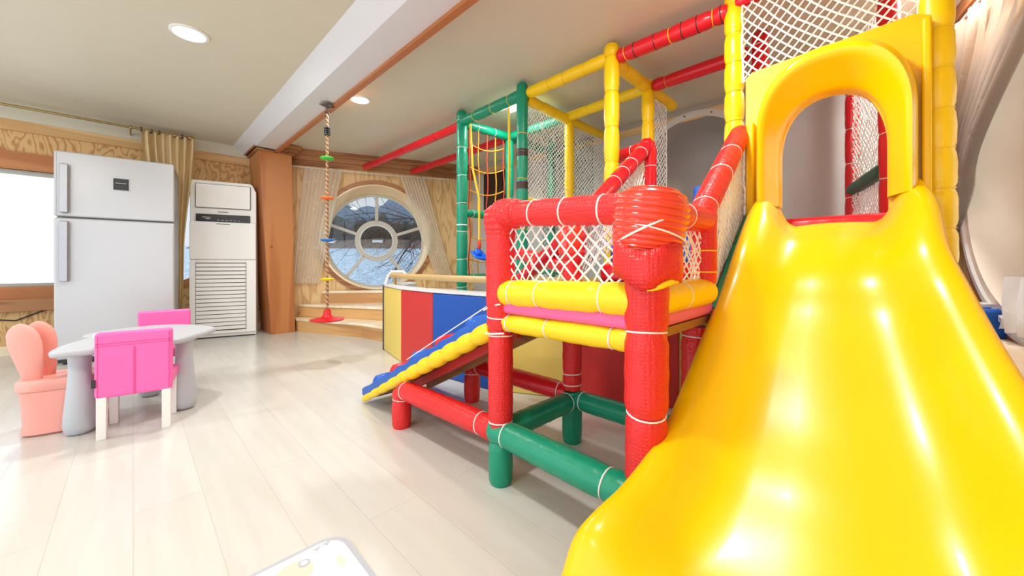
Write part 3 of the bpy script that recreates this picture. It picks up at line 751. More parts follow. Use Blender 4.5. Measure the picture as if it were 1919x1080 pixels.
def kid_chair(loc, rz, label):
    """local: backrest outer face towards -y, width along x"""
    t = thing('kids_chair', label, 'chair', loc, rz, 'pink kids chairs')
    w_ = .29
    b = obj('backrest', MB().box((-w_/2, 0, .205), (w_/2, .05, .535)), 'hotpink', t, bevel=.016)
    s = MB()
    s.box((-.0045, -.0016, .21), (-.0015, .002, .455)); s.box((.0015, -.0016, .21), (.0045, .002, .455)); s.box((-w_/2+.005, -.0016, .478), (w_/2-.005, .002, .482)); s.box((-w_/2+.005, -.0016, .466), (w_/2-.005, .002, .469))
    s.box((-w_/2+.012, -.0016, .215), (-w_/2+.0145, .002, .52)); s.box((w_/2-.0145, -.0016, .215), (w_/2-.012, .002, .52))
    obj('seam', s, 'seam', b)
    tg = obj('maker_tag', MB().box((-w_/2-.008, -.004, .265), (-w_/2+.006, .004, .305)), 'dark', b)
    obj('seat', MB().box((-w_/2, .045, .225), (w_/2, .29, .285)), 'hotpink', t, bevel=.015)
    for sx in (-1, 1):
        for y in (.022, .262):
            obj('leg', MB().box((sx*(w_/2-.025)-.018, y-.018, 0), (sx*(w_/2-.025)+.018, y+.018, .225)), 'whitew', t, bevel=.003)
    return t
pA = W(-2.065, 1.845, 0); pB = W(-1.835, 2.015, 0); ch = (pA+pB)/2
ang = math.atan2((pB-pA).y, (pB-pA).x)
k1 = kid_chair(ch, ang, 'pink kids chair nearest the camera, its back towards us')
c2 = W(-2.60, 2.66, 0)
dup(k1, c2 + Vector((.10, .12, 0)), ang+PI+.12, 'pink kids chair behind the grey table, facing us')

# bunny eared stool
st = thing('bunny_stool', 'salmon pink plastic stool with rabbit-ear backrest left of the table', 'stool', tuple(W(-2.415, 2.03, 0)), ang)
def sq_loop(hx, hy, z, n=40, p=4, cx=0, cy=0): 
    out = []
    for i in range(n):
        a = 2*PI*i/n; c, s = math.cos(a), math.sin(a); k = (abs(c)**p+abs(s)**p)**(-1/p); out.append((cx+hx*k*c, cy+hy*k*s, z))
    return out
def loft(loops):
    mb = MB(); n = len(loops[0]); vs = [p for l in loops for p in l]
    fs = [(i*n+j, i*n+(j+1) % n, (i+1)*n+(j+1) % n, (i+1)*n+j) for i in range(len(loops)-1) for j in range(n)] + [tuple(range(n))[::-1], tuple((len(loops)-1)*n+j for j in range(n))]
    return mb.add(vs, fs)
obj('tub', loft([sq_loop(.135, .095, 0), sq_loop(.150, .110, .012), sq_loop(.145, .106, .06), sq_loop(.148, .108, .14), sq_loop(.155, .115, .228)]), 'salmon', st, smooth=True)
obj('seat', loft([sq_loop(.158, .118, .229), sq_loop(.166, .126, .236), sq_loop(.166, .126, .275), sq_loop(.158, .118, .287), sq_loop(.11, .08, .284), sq_loop(.02, .02, .282)]), 'salmon', st, smooth=True)
def ear(x0_, y0_, lean):
    loops = []
    for t, wx, th in ((0, .028, .018), (.06, .034, .022), (.2, .041, .025), (.45, .052, .026), (.65, .058, .026), (.8, .055, .024), (.9, .043, .02), (.97, .024, .014), (1, .006, .005)):
        z = .270+t*.305; loops.append([(x0_+lean*t+wx*math.cos(a), y0_+th*math.sin(a), z) for a in [2*PI*i/28 for i in range(28)]])
    return loft(loops)
obj('ear', ear(-.105, -.045, -.045), 'salmon', st, smooth=True)
obj('ear', ear(-.085, .045, -.03), 'salmon_d', st, smooth=True)  # this ear takes a slightly deeper salmon

# cable on the wall
cb = MB().tube([(-1.6, LY-.012, .42), (-1.2, LY-.012, .40), (-.98, LY-.012, .36), (-.8, LY-.012, .33), (-.62, LY-.012, .42), (-.44, LY-.012, .56), (-.40, LY-.012, .62)], .006, 6)
tag(obj('power_cable', cb, 'cable', smooth=True), 'thin black cable sagging along the plywood below the left window', 'cable')

# ------------------------------------------------------------------ climbing rope with discs
cr = thing('climbing_rope', 'braided rope with coloured foot discs hanging from the ceiling strip', 'climbing rope', (1.2, 3.47, 0), 0)
ztop = CEIL-.125
def twist(mbs, z0, z1, r, pitch, off):
    for k in range(2):
        pts = []; n = int((z0-z1)/.005)
        for i in range(n+1):
            z = z0+(z1-z0)*i/n; a = 2*PI*(z0-z)/pitch + k*PI; pts.append((off*math.cos(a), off*math.sin(a), z))
        mbs[k].tube(pts, r, 6)
a_, b_ = MB(), MB(); twist((a_, b_), ztop-.08, .45, .0078, .04, .0055)
obj('rope', a_, 'braid', cr, smooth=True); obj('rope', b_, 'braidl', cr, smooth=True)
obj('ceiling_plate', MB().box((-.045, -.045, ztop+.0), (.045, .045, ztop+.006), Matrix.Rotation(.5, 4, 'Z')), 'screw', cr)
obj('carabiner', MB().ring((0, 0, ztop-.035), (1, 0, 0), .022, .005).ring((0, 0, ztop-.075), (0, 1, 0), .020, .005), 'screw', cr, smooth=True)
kn = MB()
for i in range(4): kn.ring((0, 0, ztop-.20-.018*i), (0, .1, 1), .018, .009, 16, 6)
obj('knot', kn, 'dark', cr, smooth=True)
for z, m, nm in ((1.81, (60, 200, 60), 'green'), (1.46, (250, 120, 40), 'orange'), (1.09, (20, 120, 210), 'blue'), (.745, (236, 206, 20), 'yellow')):
    o = obj('foot_disc', MB().lathe([(.008, -.012), (.03, -.014), (.052, -.006), (.058, .004), (.05, .009), (.02, .012), (.008, .014)], (0, 0, z)), mat(nm+'_disc', m, .35), cr, smooth=True); o['label'] = nm+' foot disc'
o = obj('seat_disc', MB().lathe([(.02, -.006), (.09, -.010), (.135, -.002), (.142, .010), (.11, .018), (.05, .028), (.034, .045), (.028, .09), (.018, .10), (.012, .10)], (0, 0, .385)), 'redsm', cr, smooth=True); o['label'] = 'red round seat'

# ------------------------------------------------------------------ ball pit
PT = [(2.20, 3.92), (1.80, 3.62), (1.68, 3.06), (1.67, 2.54), (1.74, 1.94), (2.0, 1.42), (2.32, .86), (2.80, .50), (3.40, .42)]
bp = thing('ball_pit', 'padded ball pit wall in yellow, red and blue panels with pole rail', 'ball pit', (2.6, 2.4, 0), world=True)
cols = ['capw', 'panely', 'panelr', 'panelb', 'panely', 'panelr', 'panely', 'panelb']
nms = {'capw': 'white', 'panely': 'yellow', 'panelr': 'red', 'panelb': 'blue'}
ctr = Vector((2.9, 2.3, 0))
def inn(p, d):
    v = Vector((p[0], p[1], 0)); q = (ctr-v).normalized(); return v+q*d
for i in range(len(PT)-1):
    a, b = Vector((*PT[i], 0)), Vector((*PT[i+1], 0)); e = (b-a).normalized()*.002
    o = obj('panel', MB().prism([a+e, b-e, inn(PT[i+1], .08)-e, inn(PT[i], .08)+e], (0, 0, .65)), cols[i], bp, bevel=.014)
    o['label'] = nms[cols[i]]+' padded panel'
cap = MB(); rws = []
for d, z in ((-.004, .652), (-.006, .662), (.06, .676), (.14, .674), (.17, .66), (.17, .30)):
    rws.append([inn(p, d)+Vector((0, 0, z)) for p in PT])
obj('rim', cap.grid(rws), 'capw', bp, smooth=True)
rl = [inn(p, .09)+Vector((0, 0, .765)) for p in PT[1:]]
rl2 = []
for i in range(len(rl)-1):
    for k in range(6): rl2.append(lerp(rl[i], rl[i+1], k/6))
rl2.append(rl[-1])
for _ in range(6): rl2 = [rl2[0]]+[(rl2[i-1]+rl2[i]*2+rl2[i+1])/4 for i in range(1, len(rl2)-1)]+[rl2[-1]]
obj('hand_rail', MB().tube(rl2, .026, 12), 'pole', bp, smooth=True)
for i in (1, 9, 20, 28, 36):
    p = rl2[i]; obj('rail_post', MB().box((p.x-.012, p.y-.012, .66), (p.x+.012, p.y+.012, .75)), 'pole', bp)
obj('corner_loop', MB().tube([inn(PT[1], .02)+Vector((0, 0, .67)), inn(PT[1], .05)+Vector((0, 0, .76)), inn(PT[1], .1)+Vector((0, .03, .80)), inn(PT[1], .22)+Vector((0, .03, .80)), inn(PT[1], .26)+Vector((0, .03, .76))], .017, 10), 'capw', bp, smooth=True)
# timber skirting visible under the panels behind the platform
obj('edge_strip', MB().prism([(1.796, 3.626, 0), (1.80, 3.645, 0), (1.835, 3.66, 0), (1.83, 3.63, 0)], (0, 0, .665)), 'screw', bp)

# ------------------------------------------------------------------ green climbing frame
gf = thing('climbing_gym', 'green padded climbing gym with rope net, left end of the play structure', 'climbing frame', (2.5, 2.5, 0), world=True)
GX0, GX1, GY0, GY1 = 2.27, 2.88, 2.12, 2.93; ZT = 2.375; ZB = 2.275
def T(n, a=.04, b=.96): return [a+(b-a)*i/(n-1) for i in range(n)]
o = padded('post', gf, (GX0, GY1, .3), (GX0, GY1, ZT), .052, 'grn', T(8), 'string', puff=.10)
for z in (1.62, 1.87, 2.10, 1.27): obj('white_band', MB().tube([(GX0, GY1, z-.012), (GX0, GY1, z+.012)], .0535, 20), 'string', o, smooth=True)
o = padded('post', gf, (GX0, GY0, .3), (GX0, GY0, ZT), .047, 'grn', (.42, .62, .80), 'ystring')
M['maroon'] = mat('maroon_band', (64, 34, 36), .5)
for z in (1.80, 1.53): obj('dark_band', MB().tube([(GX0, GY0, z-.03), (GX0, GY0, z+.03)], .049, 20), 'maroon', o, smooth=True)
padded('post', gf, (GX1, GY1-.05, .3), (GX1, GY1-.05, ZT-.06), .045, 'grn', T(7), 'grn', puff=.1)
padded('post', gf, (3.45, 2.75, .3), (3.45, 2.75, ZT-.06), .045, 'grn', T(7), 'grn', puff=.1)
padded('beam', gf, (GX0, GY1, ZB), (GX0, GY0, ZB+.012), .047, 'grn', (.25, .55, .82), 'ystring')
padded('beam', gf, (GX0, GY1, ZB-.01), (GX1, GY1-.05, ZB-.01), .045, 'grn', (.3, .65))
padded('beam', gf, (GX1, GY1, ZB-.01), (GX1, GY0, ZB-.01), .043, 'grn', (.3, .65))
padded('beam', gf, (GX1, GY1-.05, ZB-.02), (3.75, GY1-.05, ZB-.02), .043, 'grn', (.3, .65))
padded('crossbar', gf, (GX0, GY1, 1.385), (GX1, GY1-.05, 1.385), .040, 'grn', (.2, .8))
padded('crossbar', gf, (GX0, GY1, .745), (GX1, GY1-.05, .745), .036, 'grn', (.2, .5, .8))
padded('crossbar', gf, (GX0+.5, GY0, .82), (GX1-.05, GY1, .82), .04, 'grn', (.2, .8))
# orange and yellow rope net
nw = MB(); nw2 = MB(); NX = [GX0+.07+(GX1-GX0-.14)*i/4 for i in range(5)]; y_ = GY1-.03
for i, x in enumerate(NX):
    (nw if i % 2 else nw2).tube([(x+.006*math.sin(k*1.3), y_+.01*math.sin(k), 2.24-k*.098) for k in range(16)], .0065, 6)
for k in range(6):
    z = 2.10-k*.23
    nw.tube([(NX[0]+(NX[-1]-NX[0])*i/10, y_, z+.05*(i/10-.5)-.05*math.sin(PI*i/10)) for i in range(11)], .006, 6)
o = tag(obj('rope_net', nw, 'orope', smooth=True), 'orange and yellow rope climbing net hanging inside the green frame', 'climbing net')
obj('rope_strand', nw2, 'redrope', o, smooth=True)['label'] = 'darker red strands'
# swing
sw = thing('swing', 'small blue plastic swing seat on yellow straps under the green beam', 'swing', (2.31, 2.62, 0), world=True)
obj('strap', MB().tube([(GX0+.0, 2.80, ZB-.05), (GX0+.02, 2.79, 1.8), (2.33, 2.74, 1.5), (2.33, 2.74, 1.10)], .010, 8), 'ystring', sw, smooth=True)
obj('strap', MB().tube([(GX0+.0, 2.28, ZB-.05), (GX0+.02, 2.29, 1.8), (2.33, 2.34, 1.5), (2.33, 2.34, 1.10)], .010, 8), 'ystring', sw, smooth=True)
for y in (2.74, 2.34): obj('buckle', MB().lathe([(.008, -.04), (.018, -.03), (.02, .02), (.01, .05)], (2.33, y, 1.06), 12), mat('orange_buckle', (226, 70, 30), .4), sw, smooth=True)
rws = []
for i in range(15):
    t = i/14; y = 2.78-.48*t; e = abs(t-.5)*2; z = .93+.075*(e**5)
    rws.append([Vector((2.33+x, y, z+.02*(x/.08)**2)) for x in (-.08, -.05, -.02, .02, .05, .08)])
obj('seat', MB().grid(rws), mat('swing_blue', (10, 96, 220), .25), sw, smooth=True, solid=.022, sub=1)
obj('seat_knob', MB().lathe([(.01, -.045), (.034, -.035), (.045, 0), (.034, .03), (.01, .045)], (2.33, 2.76, .985), 20), mat('swing_blue_end', (10, 96, 220), .25), sw, smooth=True)

# ------------------------------------------------------------------ yellow play frame
yf = thing('play_structure', 'yellow padded play structure with white safety nets between green frame and slide', 'play structure', (2.6, 1.7, 0), world=True)
YY = 1.31
padded('beam', yf, (GX0+.03, GY0-.05, ZB+.02), (2.30, YY+.03, ZB+.02), .045, 'yel', (.3, .5, .75), 'yel')
padded('beam', yf, (GX0+.05, GY0, ZB-.01), (2.93, GY0, ZB-.02), .045, 'yel', (.3, .6), 'yel')
padded('beam', yf, (2.93, GY0, ZB-.02), (3.76, GY0, ZB-.02), .042, 'yel', (.3, .6), 'yel')
padded('post', yf, (2.93, GY0, .3), (2.93, GY0, ZT-.06), .044, 'yel', T(9), 'yel', puff=.1)
padded('post', yf, (2.30, YY, .3), (2.30, YY, ZT), .050, 'yel', T(9), 'yel', puff=.1)
padded('post', yf, (2.86, YY, .3), (2.86, YY, ZT-.05), .046, 'yel', T(9), 'yel', puff=.1)
padded('beam', yf, (2.30, YY, ZB), (2.86, YY, ZB), .046, 'yel', (.3, .7), 'yel')
padded('beam', yf, (2.86, YY, ZB), (3.36, YY, ZB), .044, 'yel', (.3, .7), 'yel')
padded('beam', yf, (2.90, GY0, ZB+.0), (2.86, YY, ZB+.0), .042, 'yel', (.3, .7), 'yel')
padded('crossbar', yf, (GX0+.04, GY0, 1.40), (2.93, GY0, 1.40), .042, 'yel', (.3, .7), 'yel')
padded('crossbar', yf, (2.93, GY0, 1.40), (3.7, GY0, 1.40), .042, 'yel', (.3, .7), 'yel')
padded('overhead_bar', yf, (2.30, GY1+.03, ZB-.01), (2.30, 5.18, ZB-.03), .043, 'redsm', (.2, .5, .8), 'redsm', label='red bar')
padded('overhead_bar', yf, (2.90, GY1+.03, ZB-.01), (2.90, 4.92, ZB-.03), .043, 'redsm', (.2, .5, .8), 'redsm', label='red bar')
o = padded('overhead_bar', yf, (2.31, YY-.05, ZB+.01), (2.33, .60, ZB+.01), .047, 'redsm', (.08, .52, .88), 'ystring', label='red bar')
for t in (.18, .38, .63, .76, .95): obj('black_band', MB().ring(lerp((2.31, YY-.05, ZB+.01), (2.33, .60, ZB+.01), t), (0, 1, 0), .0475, .003), 'dark', o, smooth=True)
padded('overhead_bar', yf, (2.86, YY-.05, ZB+.0), (2.86, .62, ZB+.0), .046, 'redsm', (.15,), 'orope', label='red bar')
obj('side_net', net((GX0+.06, GY0, 1.44), (2.89, GY0, 1.44), (2.89, GY0, ZB-.06), (GX0+.06, GY0, ZB-.06), 14, 19, .0032, .02, (0, 1, 0)), 'rope', yf)
obj('side_net', net((2.97, GY0, 1.44), (3.72, GY0, 1.44), (3.72, GY0, ZB-.06), (2.97, GY0, ZB-.06), 16, 19, .0032, .02, (0, 1, 0)), 'rope', yf)
obj('side_net', net((2.90, YY, .9), (3.22, YY, .9), (3.22, YY, ZB-.05), (2.90, YY, ZB-.05), 7, 28, .0032, .01, (0, 1, 0)), 'rope', yf)
obj('side_net', net((3.42, GY0+.05, .9), (3.42, 2.85, .9), (3.42, 2.85, ZB-.05), (3.42, GY0+.05, ZB-.05), 14, 24, .003, .01, (1, 0, 0)), mat('dark_net', (40, 60, 56), .7), yf)

# ------------------------------------------------------------------ slide tower posts
sf = thing('slide_tower', 'tall yellow and red padded tower frame carrying the slide and upper net', 'play structure', (2.6, .2, 0), world=True)
padded('post', sf, (2.335, .575, .3), (2.335, .575, CEIL-.01), .047, 'yel', T(13), 'yel', puff=.12)
padded('post', sf, (2.32, -.178, .3), (2.29, -.155, CEIL-.01), .051, 'yel', T(13), 'yel', puff=.10, cinch=.10)
padded('post', sf, (2.88, .56, .3), (2.88, .56, CEIL-.01), .047, 'redsm', T(9), 'string')
padded('post', sf, (2.88, -.05, .3), (2.88, -.03, CEIL-.01), .047, 'redsm', T(9), 'string')
padded('post', sf, (3.56, .14, .3), (3.56, .14, CEIL-.01), .040, 'redsm', T(9), 'string')
padded('crossbar', sf, (2.36, .50, 1.07), (2.36, -.12, 1.07), .040, 'redsm', ())
padded('crossbar', sf, (3.56, .14, 1.40), (2.88, -.02, 1.40), .040, mat('dark_green_vinyl', (22, 92, 74), .4), (), label='green bar')
padded('crossbar', sf, (2.31, .56, 2.30), (2.31, -.15, 2.30), .03, 'redsm', ())
obj('upper_net', net((2.30, .53, 1.86), (2.28, -.11, 1.91), (2.28, -.11, 2.39), (2.30, .53, 2.39), 13, 9, .004, .05, (-.3, 0, -.6)), 'rope', sf)
obj('rear_net', net((3.53, .14, .95), (2.92, -.02, .95), (2.92, -.02, 2.36), (3.53, .14, 2.36), 14, 32, .0034, .01, (0, -1, 0)), 'rope', sf)
obj('side_net', net((2.37, -.19, 1.9), (2.84, -.19, 1.9), (2.84, -.19, 2.36), (2.37, -.19, 2.36), 12, 10, .0032, .01, (0, -1, 0)), 'rope', sf)
padded('support_post', sf, (2.42, .62, .3), (2.42, .62, 1.22), .045, mat('mid_green_vinyl', (14, 116, 88), .4, bump=('noise', 60, .3)), (.3, .7), label='green post')
obj('deck', MB().box((2.35, -.10, .98), (3.5, .55, 1.03)), 'redsm', sf, bevel=.01)

# ------------------------------------------------------------------ slide
sl = thing('slide', 'large glossy yellow plastic slide with arched entry hood', 'slide', (1.4, .15, 0), world=True)
# stations: x, crest z, left y, right y, bed depth
ST = [(2.30, 1.225, .402, -.085, .165), (2.24, 1.235, .405, -.088, .185), (2.12, 1.18, .41, -.10, .175), (2.0, 1.11, .41, -.115, .155), (1.81, .96, .41, -.12, .13), (1.69, .82, .42, -.155, .12),
      (1.53, .695, .425, -.185, .115), (1.295, .542, .42, -.225, .11), (1.135, .435, .42, -.25, .105), (1.0, .375, .425, -.27, .10), (.877, .325, .442, -.29, .09),
      (.777, .295, .462, -.33, .08), (.721, .262, .474, -.35, .07), (.675, .19, .478, -.36, .05), (.61, .14, .478, -.36, .035), (.50, .10, .475, -.355, .025), (.38, .07, .47, -.34, .02)]
def cat(P, t):
    n = len(P)-1; f_ = t*n; i = min(int(f_), n-1); u = f_-i
    p = [P[max(0, min(n, i+k))] for k in (-1, 0, 1, 2)]
    return [0.5*((2*p[1][k]) + (-p[0][k]+p[2][k])*u + (2*p[0][k]-5*p[1][k]+4*p[2][k]-p[3][k])*u*u + (-p[0][k]+3*p[1][k]-3*p[2][k]+p[3][k])*u**3) for k in range(len(p[0]))]
rws = []; NS = 84
for i in range(NS+1):
    x, zc, yl, yr, dp = cat(ST, i/NS)
    k = min(1, dp/.1)
    # (offset from crest inward, drop as part of depth / absolute)
    left = [(-.034, -.115), (-.036, -.06), (-.030, -.022), (-.016, -.004), (0, 0)]
    inner = [(.018, -.03), (.040, -.14), (.064, -.36), (.090, -.62), (.118, -.82), (.150, -.94), (.19, -1.0)]
    if x > 2.0: inner = [(a*(1-.45*(min(x, 2.25)-2.0)/.25), b) for a, b in inner]
    row = []
    for a, b in left: row.append(Vector((x, yl-a, zc+b)))
    for a, b in inner: row.append(Vector((x, yl-a, zc+b*dp)))
    for u in (.25, .5, .75):
        y = (yl-inner[-1][0])*(1-u)+(yr+inner[-1][0])*u; row.append(Vector((x, y, zc-dp*(1.0-.05*math.sin(PI*u)))))
    for a, b in inner[::-1]: row.append(Vector((x, yr+a, zc+b*dp)))
    for a, b in left[::-1]: row.append(Vector((x, yr+a, zc+b)))
    rws.append(row)
obj('chute', MB().grid(rws), 'slide', sl, smooth=True, solid=.012, offset=0)
# entry hood: flat panel with an arched hole, and the swollen arch moulded round it
YC = .165
def arch(t, hw, zb, zt, rnd_=.55):
    """t 0..1 from the lower left over the top to the lower right"""
    # super-ellipse top over straight sides
    zs_ = zb + (zt-zb)*(1-rnd_)
    s1 = .22
    if t < s1: return (YC+hw, zb+(zs_-zb)*t/s1)
    if t > 1-s1: return (YC-hw, zb+(zs_-zb)*(1-t)/s1)
    a = PI*(t-s1)/(1-2*s1); c, s = math.cos(a), math.sin(a); p = 2.3; k = (abs(c)**p+abs(s)**p)**(-1/p)
    return (YC+hw*k*c, zs_+(zt-zs_)*k*s)
NT = 64
rws = []
for i in range(NT+1):
    t = i/NT; yi, zi = arch(t, .186, 1.16, 1.665); yo, zo = arch(t, .275, 1.16, 1.86, .5)
    row = []
    for u, px_ in ((0, .06), (0, .01), (.015, -.008), (.06, -.02), (.18, -.038), (.34, -.062), (.50, -.088), (.62, -.102), (.74, -.104), (.84, -.090), (.92, -.062), (.97, -.028), (1.0, .02)):
        row.append(Vector((2.22+px_*1.25, yi*(1-u)+yo*u, zi*(1-u)+zo*u)))
    rws.append(row)
hd = obj('entry_hood', MB().grid(rws), 'slide', sl, smooth=True)
# back panel, slightly bowed outline
o1 = [(.50, 1.0), (.50, 1.845), (.47, 1.87), (-.10, 1.905), (-.145, 1.88), (-.145, 1.0)]
hole = [arch(i/NT, .19, 1.05, 1.67) for i in range(NT+1)]
loops = [[Vector((a, b, 0)) for a, b in o1], [Vector((a, b, 0)) for a, b in hole]]
tri = tessellate_polygon(loops); fl = [p for l_ in loops for p in l_]; n_ = len(fl)
vs = [(2.245, p.x, p.y) for p in fl]+[(2.275, p.x, p.y) for p in fl]; fs = [tuple(t) for t in tri]+[tuple(i+n_ for i in t)[::-1] for t in tri]
k = 0
for l_ in loops:
    for i in range(len(l_)): a = k+i; b = k+(i+1) % len(l_); fs.append((a, b, b+n_, a+n_))
    k += len(l_)
obj('entry_panel', MB().add(vs, fs), mat('panel_plastic', (244, 192, 10), .3), sl)
obj('panel_rib', MB().box((2.20, -.145, 1.0), (2.26, -.118, 1.86)), 'slide', sl, bevel=.01)
obj('panel_rib', MB().box((2.20, .455, 1.0), (2.26, .49, 1.60)), 'slide', sl, bevel=.01)
obj('bolt', MB().lathe([(.008, 0), (.008, .006), (.003, .009)], (2.245, -.125, 1.80), 10, (-1, 0, 0)), 'screw', sl)

# ------------------------------------------------------------------ low red platform
pf = thing('play_platform', 'low red, green and yellow padded platform with white net in front', 'play platform', (1.28, .8, 0), world=True)
ax, bx, ya, yb = 1.04, 1.53, 1.09, .48
# posts
padded('post', pf, (ax, ya, .205), (ax, ya, .62), .050, 'red', (.02, .10, .93), puff=.02)
padded('post', pf, (ax, ya, .62), (ax, ya, 1.02), .058, 'red', (.12,), puff=.02)
padded('foot', pf, (ax, ya, 0), (ax, ya, .17), .048, 'grn', ())
padded('post', pf, (ax+.035, yb+.02, .0), (ax-.003, yb, .46), .058, 'red', (.985,), puff=.03)
padded('post', pf, (ax-.005, yb, .45), (ax, yb, .92), .060, 'red', (.5,), puff=.04)
padded('post', pf, (bx, ya, .26), (bx, ya, 1.03), .047, 'red', (.03, .1), puff=.02)
padded('foot', pf, (bx, ya, 0), (bx, ya, .25), .048, 'grn', ())
padded('post', pf, (bx, yb+.03, 0), (bx, yb+.03, .64), .052, 'red', (.5, .94), puff=.02)
o = padded('post', pf, (bx, yb, .80), (bx, yb, 1.05), .044, 'red', (), 'ystring')
for z in (.85, .93): obj('tie_cord', MB().ring((bx, yb, z), (0, 0, 1), .045, .003), 'ystring', o, smooth=True)
# ramp foot frame
padded('foot', pf, (ax-.02, 1.845, 0), (ax-.02, 1.845, .20), .050, 'red', (.75,))
padded('foot', pf, (bx, 1.87, 0), (bx, 1.87, .22), .050, 'red', (.8,))
padded('low_bar', pf, (ax-.02, 1.83, .205), (ax, ya+.03, .205), .050, 'red', (.05, .88), puff=.02)
padded('low_bar', pf, (ax, ya+.04, .205), (ax-.02, yb+.03, .205), .052, 'grn', (.13, .86), puff=.02)
padded('low_bar', pf, (ax+.02, ya, .205), (bx, ya, .205), .047, 'grn', (.9,), puff=.02)
padded('low_bar', pf, (bx, 1.85, .235), (bx, ya+.02, .235), .048, 'redsm', (.07, .93), puff=.02)
padded('low_bar', pf, (bx, ya-.03, .215), (bx, yb, .215), .047, 'grn', (.06, .9), puff=.02)
# deck bars and pad
padded('deck_bar', pf, (ax, ya-.02, .765), (ax, yb-.02, .775), .052, 'yel', (.09, .32, .74), puff=.03)
padded('deck_bar', pf, (ax-.02, yb-.0, .775), (bx+.02, yb, .775), .050, 'yel', (.5,), puff=.03)
padded('deck_bar', pf, (ax, ya-.02, .648), (ax, yb+.04, .652), .036, 'yel', (.07, .42, .88), puff=.06)
obj('deck_pad', MB().box((ax-.03, yb-.02, .685), (bx+.06, ya+.02, .735)), 'pink', pf, bevel=.02)
obj('deck_board', MB().box((ax+.03, yb-.01, .655), (bx+.06, ya, .683)), 'trimw', pf)
# upper rails
padded('top_rail', pf, (ax, ya, 1.08), (ax, yb+.05, 1.045), .049, 'red', (.33, .58, .84), puff=.03, cinch=.08, tie_r=.0035)
padded('top_rail', pf, (ax+.02, yb, 1.04), (bx, yb, 1.045), .047, 'red', (.55,), puff=.03)
# wrapped corners
def wrap(c, prof, m='redwrap', n=40, ridges=0, amp=.003, parent=pf, tilt=(0, 0, 1), sx=1.0, sy=1.0):
    rr = []
    tot = len(prof)-1; K = 90
    for i in range(K+1):
        t = i/K*tot; j = min(int(t), tot-1); u = t-j; u = u*u*(3-2*u)
        r_ = prof[j][0]*(1-u)+prof[j+1][0]*u; h = prof[j][1]*(1-(t-j))+prof[j+1][1]*(t-j)
        if ridges and .02 < r_: r_ += amp*abs(math.sin(i/K*PI*ridges))
        rr.append((r_, h))
    return MB().lathe(rr, c, n, tilt)
bw = wrap((ax+.005, yb-.006, 1.01), [(.078, -.10), (.090, -.085), (.094, -.06), (.097, -.03), (.102, 0), (.101, .03), (.090, .062), (.066, .082), (.03, .09), (.002, .092)], ridges=15, amp=.0045, tilt=(.06, -.12, 1))
o = obj('corner_wrap', bw, 'redwrap', pf, smooth=True)
# loose skirt below the wrap
obj('lining', MB().tube([(ax+.086*math.cos(a), yb+.086*math.sin(a), .838+.012*math.sin(a*3+.8)+.02*math.cos(a-.8)) for a in [R(205+75*i/14) for i in range(15)]], [.002+.007*math.sin(PI*i/14) for i in range(15)], 8), 'yel', o, smooth=True)
sk = MB(); rws = []
for k_, (r0, z) in enumerate(((.090, .945), (.091, .91), (.090, .875), (.088, .84))):
    row = []
    for i in range(49):
        a = 2*PI*i/48; rr2 = r0*(1+.05*math.sin(a*5+k_)*k_/3); row.append(Vector((ax+rr2*math.cos(a), yb+rr2*math.sin(a), z+.012*math.sin(a*3+.8)+.02*math.cos(a-.8))))
    rws.append(row)
obj('skirt', sk.grid(rws), 'red', o, smooth=True, solid=.004)
obj('tie_cord', MB().ring((ax+.005, yb-.004, .975), (-.12, .42, 1), .103, .0032, 40), 'string', o, smooth=True)
obj('tie_cord', MB().ring((ax+.005, yb-.004, .965), (.25, -.2, 1), .1005, .0026, 40), 'string', o, smooth=True)
bw = wrap((ax, ya, 1.06), [(.056, -.07), (.062, -.04), (.067, 0), (.064, .03), (.045, .052), (.02, .058), (.002, .059)], ridges=9, amp=.003, tilt=(0, 0, 1))
obj('corner_wrap', bw, 'red', pf, smooth=True)
bw = wrap((ax, ya-.06, 1.075), [(.050, -.05), (.056, -.02), (.062, .02), (.060, .06)][::-1], ridges=7, amp=.003, tilt=(0, 1, 0))
obj('corner_wrap', bw, 'red', pf, smooth=True)
bw = wrap((bx, yb+.01, 1.05), [(.046, -.06), (.054, -.03), (.056, .01), (.046, .04), (.02, .052), (.002, .053)])
obj('corner_wrap', bw, 'red', pf, smooth=True)
obj('corner_wrap', wrap((bx, ya, 1.02), [(.05, -.12), (.066, -.08), (.07, 0), (.062, .05), (.03, .07), (.002, .073)], ridges=9), 'redwrap', pf, smooth=True)
# white diamond nets
obj('front_net', net((ax, ya-.05, .81), (ax, yb+.05, .82), (ax, yb+.05, 1.01), (ax, ya-.05, 1.045), 11, 4, .0036, .012, (-1, 0, 0), jit=.006), 'rope', pf, smooth=True)
obj('side_net', net((ax+.05, yb, .82), (bx-.04, yb, .82), (bx-.04, yb, 1.01), (ax+.05, yb, 1.01), 10, 5, .0032, .0, (0, -1, 0), jit=.005), 'rope', pf, smooth=True)
obj('loose_cord', MB().tube([(ax-.055, ya+.04, .695), (ax-.05, ya-.0, .715), (ax-.05, ya-.05, .725)], .003, 6).tube([(ax-.04, ya+.05, .60), (ax-.055, ya, .605), (ax-.03, ya-.05, .61)], .0035, 6), 'string', pf, smooth=True)
# inner rail towards the pit
padded('inner_rail', pf, (bx+.02, ya+.02, .86), (1.85, 1.75, .95), .042, 'redsm', (.3, .6))
padded('inner_rail', pf, (bx+.02, ya+.04, 1.02), (1.72, 1.62, .78), .042, 'redsm', (.3, .6))

